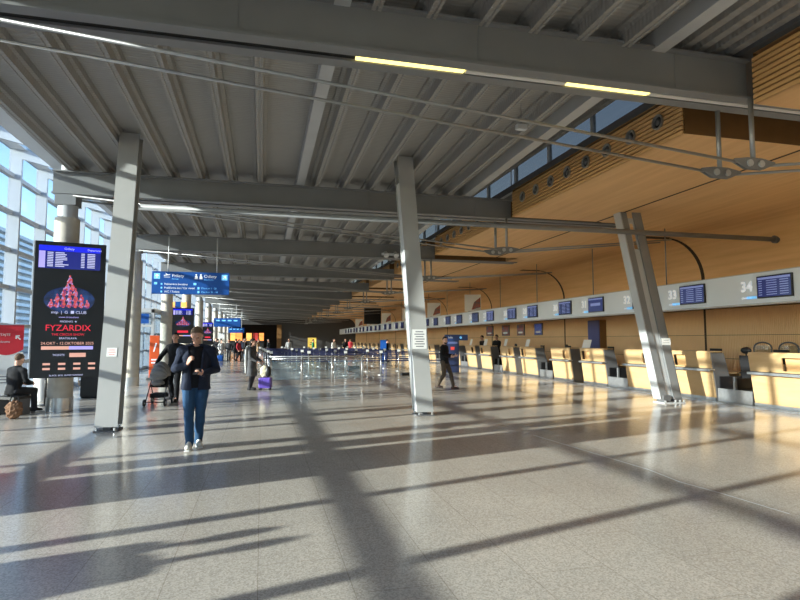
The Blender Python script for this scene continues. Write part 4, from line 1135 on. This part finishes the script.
# person by the blue banner at the far counters
person('person in black jacket standing by the blue banner near the far counters', (8.87, 39.7, 0), R(60), 1.62, BK, DK, hair=DH, voxel=.022, coat=.05)
t = thing('blue_banner', 'narrow blue banner stand beside the person in black near the far counters', 'banner', (8.35, 38.6, 0), R(-10))
bx(-.22, .22, -.02, .02, .05, 1.6).build('sheet', M['blue'], t); bx(-.25, .25, -.12, .12, 0, .05).build('base', M['galv'], t)
# the distant crowd
crowd = [(-3.0,44.6,1.62,('white',(.7,.69,.66)),JN,30,'person in white jacket at the left of the distant crowd'),
 (-2.45,44.5,1.66,DK,DK,-20,'person in charcoal standing next to the one in white, distant crowd'),
 (-2.0,45.9,1.7,BK,DK,170,'person in black seen from behind in the distant crowd'),
 (-1.62,42.3,1.64,('red',(.35,.03,.04)),BK,60,'person in red top in the distant crowd'),
 (-1.2,43.2,1.72,BK,JN,-100,'person in black top and jeans beside the one in red'),
 (-1.45,46.6,1.7,NB,DK,20,'person in navy at the back right of the distant crowd'),
 (-3.5,47.5,1.7,BK,BK,150,'person in black at the back left of the distant crowd'),
 (-3.9,51.,1.75,DK,JN,10,'person in charcoal and jeans far behind the crowd near the white board'),
 (-.3,49.,1.7,('tan',(.3,.2,.12)),DK,80,'person in tan coat right of the distant crowd'),
 (.6,52.,1.68,BK,DK,-60,'person in black waiting at the far side of the queue posts'),
 (2.3,50.,1.7,GR,JN,0,'person in grey behind the last row of queue posts'),
 (4.6,52.,1.66,('green',(.03,.16,.07)),BK,90,'person in green top near the far counters'),
 (6.4,51.,1.7,('white',(.7,.69,.66)),DK,45,'person in white top near the far counters'),
 (7.9,54.,1.72,BK,BK,10,'person in all black at the far counters'),
 (9.0,58.,1.7,('red',(.35,.03,.04)),DK,-30,'person in red at the farthest counters')]
for i, (x, y, h, a, b_, rz, lb) in enumerate(crowd):
    person(lb, (x, y, 0), R(rz), h, a, b_, hair=(DH, GH, ('brown_hair', (.10,.06,.035)))[i % 3], voxel=.024, coat=.05 if i % 2 else .3, face=False, pose=WALK if i % 3 == 0 else {})
t = thing('blue_bag', 'bright blue bag on the floor beside the person in white', 'bag', (-3.05, 44.2, 0))
bevel(bx(-.2,.2,-.12,.12,0,.45).build('body', M['blue'], t), .05); m = MB(); m.tube([(-.1,0,.44),(-.08,0,.6),(.08,0,.6),(.1,0,.44)], .015, 6); m.build('handle', M['black'], t)
# seated person at the left edge
person('person in dark coat sitting by the roll-up banner at the left edge', (-5.2, 13.75, 0), R(150), 1.72, BK, DK, hair=('brown_hair', (.10,.06,.035)),
    pose=dict(pelvis=(0,0,.52), waist=(0,-.02,.66), chest=(0,-.06,.86), neck=(0,-.08,1.03), headc=(0,-.12,1.2), shL=(.185,-.07,.98), shR=(-.185,-.07,.98), elL=(.25,-.1,.72), elR=(-.25,-.1,.72), wrL=(.14,-.34,.66), wrR=(-.14,-.34,.66),
      hpL=(.09,0,.50), hpR=(-.09,0,.50), knL=(.11,-.42,.50), knR=(-.11,-.42,.50), anL=(.11,-.44,.09), anR=(-.11,-.44,.09)), voxel=.014, coat=.02, collar=True, head=(R(25),0))
t = thing('bench', 'small dark bench under the seated person at the left edge', 'bench', (-5.2, 13.75, 0), R(150))
bx(-.3,.3,-.2,.22,.34,.395).build('seat', M['black'], t)
for x in (-.25,.25):
    m = MB(); m.box(x-.03,x+.03,-.18,.22,0,.34); m.build('leg', M['steel_dark'], t)
t = thing('brown_bag', 'brown fur-topped bag on the floor before the seated person', 'bag', (-4.86, 12.95, 0))
m = MB(); m.ell((0,0,.19),(.16,.13,.19)); remesh(m, 'body', cloth('brown_fur', (.22,.12,.07)), t, .015, 1, disp=.03, dscale=25); m = MB(); m.tube([(-.09,0,.32),(-.06,0,.46),(.06,0,.46),(.09,0,.32)], .014, 6); m.build('handle', M['black'], t)
# two people out of view by the glass wall whose shadows reach into the picture
person('person in navy jacket standing by the glass wall left of the camera, outside the view', (-5.8, 3.0, 0), R(100), 1.66, NB, JN, hair=DH, voxel=.02, coat=.05)
person('person in grey coat standing by the glass wall left of the camera, outside the view', (-5.55, 3.4, 0), R(60), 1.55, GR, DK, hair=DH, voxel=.02, coat=.3)

# ------------------------------------------------------------------ stroller
t = thing('stroller', 'dark stroller with grey hood pushed by the man in cap', 'stroller', (-2.46, 14.95, 0), R(-8)); t.scale = (.9,.9,.9)
gcl = cloth('stroller_grey', (.25,.25,.25)); bcl = cloth('stroller_black', (.02,.02,.022))
m = MB()
for s in (-1, 1):
    m.tube([(s*.24,-.34,.1),(s*.22,-.1,.5),(s*.22,.30,.98)], .014, 8); m.tube([(s*.24,.32,.12),(s*.22,.0,.55)], .014, 8)
m.tube([(-.24,.32,.12),(.24,.32,.12)], .012, 8); m.tube([(-.24,-.34,.1),(.24,-.34,.1)], .012, 8)
m.build('frame', M['black'], t, True)
m = MB(); m.tube([(-.22,.30,.98),(-.15,.36,1.03),(.15,.36,1.03),(.22,.30,.98)], .018, 8); m.build('handle', M['rubber'], t, True)
m = MB(); m.hexa([(-.2,-.2,.5),(.2,-.2,.5),(.2,.12,.46),(-.2,.12,.46),(-.2,-.2,.56),(.2,-.2,.56),(.2,.12,.52),(-.2,.12,.52)])
m.hexa([(-.2,.08,.48),(.2,.08,.48),(.2,.14,.48),(-.2,.14,.48),(-.2,.22,.92),(.2,.22,.92),(.2,.27,.92),(-.2,.27,.92)]); bevel(m.build('seat', bcl, t), .02)
m = MB(); rows = []
for i in range(7):
    a = R(-15+i*22); rows.append([(.24*math.cos(PI*q/10), .12-.36*math.cos(a)*(.55+.45*math.sin(PI*q/10)), .68+.40*math.sin(a)*math.sin(PI*q/10)+.1) for q in range(11)])
for i in range(6): m.add(rows[i]+rows[i+1], [(q,q+1,11+q+1,11+q) for q in range(10)])
o = m.build('hood', gcl, t, True); o.modifiers.new('s','SOLIDIFY').thickness = .012
m = MB(); m.ell((0,-.12,.60),(.17,.2,.09)); remesh(m, 'blanket', gcl, t, .015, 1, disp=.02, dscale=12)
m = MB(); m.box(-.19,.19,-.18,.24,.2,.32); bevel(m.build('basket', bcl, t), .02)
for s in (-1, 1):
    for y, r_ in ((-.34,.09),(.32,.11)):
        m = MB(); m.tube([(s*.27-.02,y,r_),(s*.27+.02,y,r_)], r_, 20); w_ = m.build('wheel', M['rubber'], t, 'auto')
        m = MB(); m.tube([(s*.27-.024,y,r_),(s*.27+.024,y,r_)], r_*.5, 14); m.build('hub', M['galv'], w_, 'auto')
# ------------------------------------------------------------------ suitcase and bag
t = thing('suitcase', 'purple wheeled suitcase beside the woman in the grey coat', 'suitcase', (.13, 18.5, 0), R(-15))
pu = mat('purple_shell', (.12,.07,.42), .4)
bevel(bx(-.2,.2,-.13,.13,.06,.40).build('shell', pu, t), .04, 3)
m = MB()
for k in range(5): m.box(-.15+.07*k,-.13+.07*k,-.137,-.128,.1,.36)
m.build('shell_ribs', pu, t)
for s in (-1,1):
    m = MB(); m.tube([(s*.1,.1,.38),(s*.1,.1,1.0)], .01, 8); m.build('handle_rod', M['galv'], t, True)
m = MB(); m.tube([(-.11,.1,1.0),(.11,.1,1.0)], .016, 8); m.build('handle_grip', M['black'], t, True)
for sx in (-1,1):
    for sy in (-1,1):
        m = MB(); m.tube([(sx*.15-.015,sy*.09,.032),(sx*.15+.015,sy*.09,.032)], .032, 12); m.build('wheel', M['rubber'], t, 'auto')
t = thing('travel_bag', 'beige and black travel bag resting on top of the purple suitcase', 'bag', (.13, 18.46, .40), R(-15))
m = MB(); m.ell((-.04,-.02,.19),(.15,.1,.20)); remesh(m, 'body', cloth('beige', (.62,.58,.42)), t, .014, 1, disp=.015, dscale=15)
m = MB(); m.tube([(-.1,-.02,.34),(-.07,-.02,.46),(.03,-.02,.46),(.06,-.02,.34)], .012, 6); m.build('handle', M['black'], t, True)
m = MB(); m.ell((.09,-.05,.19),(.10,.08,.18)); m.build('pocket', M['black'], t, True)


# ------------------------------------------------------------------ light, sky, camera
az = math.atan2(.27, .97)     # direction in which the sun travels (mostly across the hall)
EL = math.atan(.263)
sd = Vector((math.cos(az)*math.cos(EL), math.sin(az)*math.cos(EL), -math.sin(EL)))
L = bpy.data.lights.new('sun', 'SUN'); L.energy = 12.5; L.angle = R(.6); L.color = (1, .87, .69)
lo = bpy.data.objects.new('sun', L); COL.objects.link(lo); lo.rotation_euler = sd.to_track_quat('-Z', 'Y').to_euler(); lo.location = (-30, -8, 14)
W = bpy.data.worlds.new('sky'); S.world = W; W.use_nodes = True; nt = W.node_tree
sk = nt.nodes.new('ShaderNodeTexSky'); sk.sky_type = 'NISHITA'; sk.sun_disc = False; sk.sun_elevation = R(22); sk.sun_rotation = R(-104)
sk.air_density = 1.0; sk.dust_density = .8; sk.ozone_density = 1.6
nt.links.new(sk.outputs[0], nt.nodes['Background'].inputs[0]); nt.nodes['Background'].inputs[1].default_value = .36

cam = bpy.data.cameras.new('camera'); cam.sensor_width = 36; cam.lens = 555/800*36; cam.clip_end = 500
co = bpy.data.objects.new('camera', cam); COL.objects.link(co); co.location = (0, 0, 1.6)
co.rotation_euler = (R(90+4.1223), 0, R(-13.9286)); S.camera = co
S.view_settings.view_transform = 'Standard'; S.view_settings.look = 'None'; S.view_settings.gamma = 1; S.view_settings.use_curve_mapping = False
S.view_settings.exposure = .44
S.cycles.max_bounces = 8; S.cycles.diffuse_bounces = 5; S.cycles.transparent_max_bounces = 12
S.cycles.sample_clamp_indirect = 6; S.cycles.caustics_reflective = False; S.cycles.caustics_refractive = False
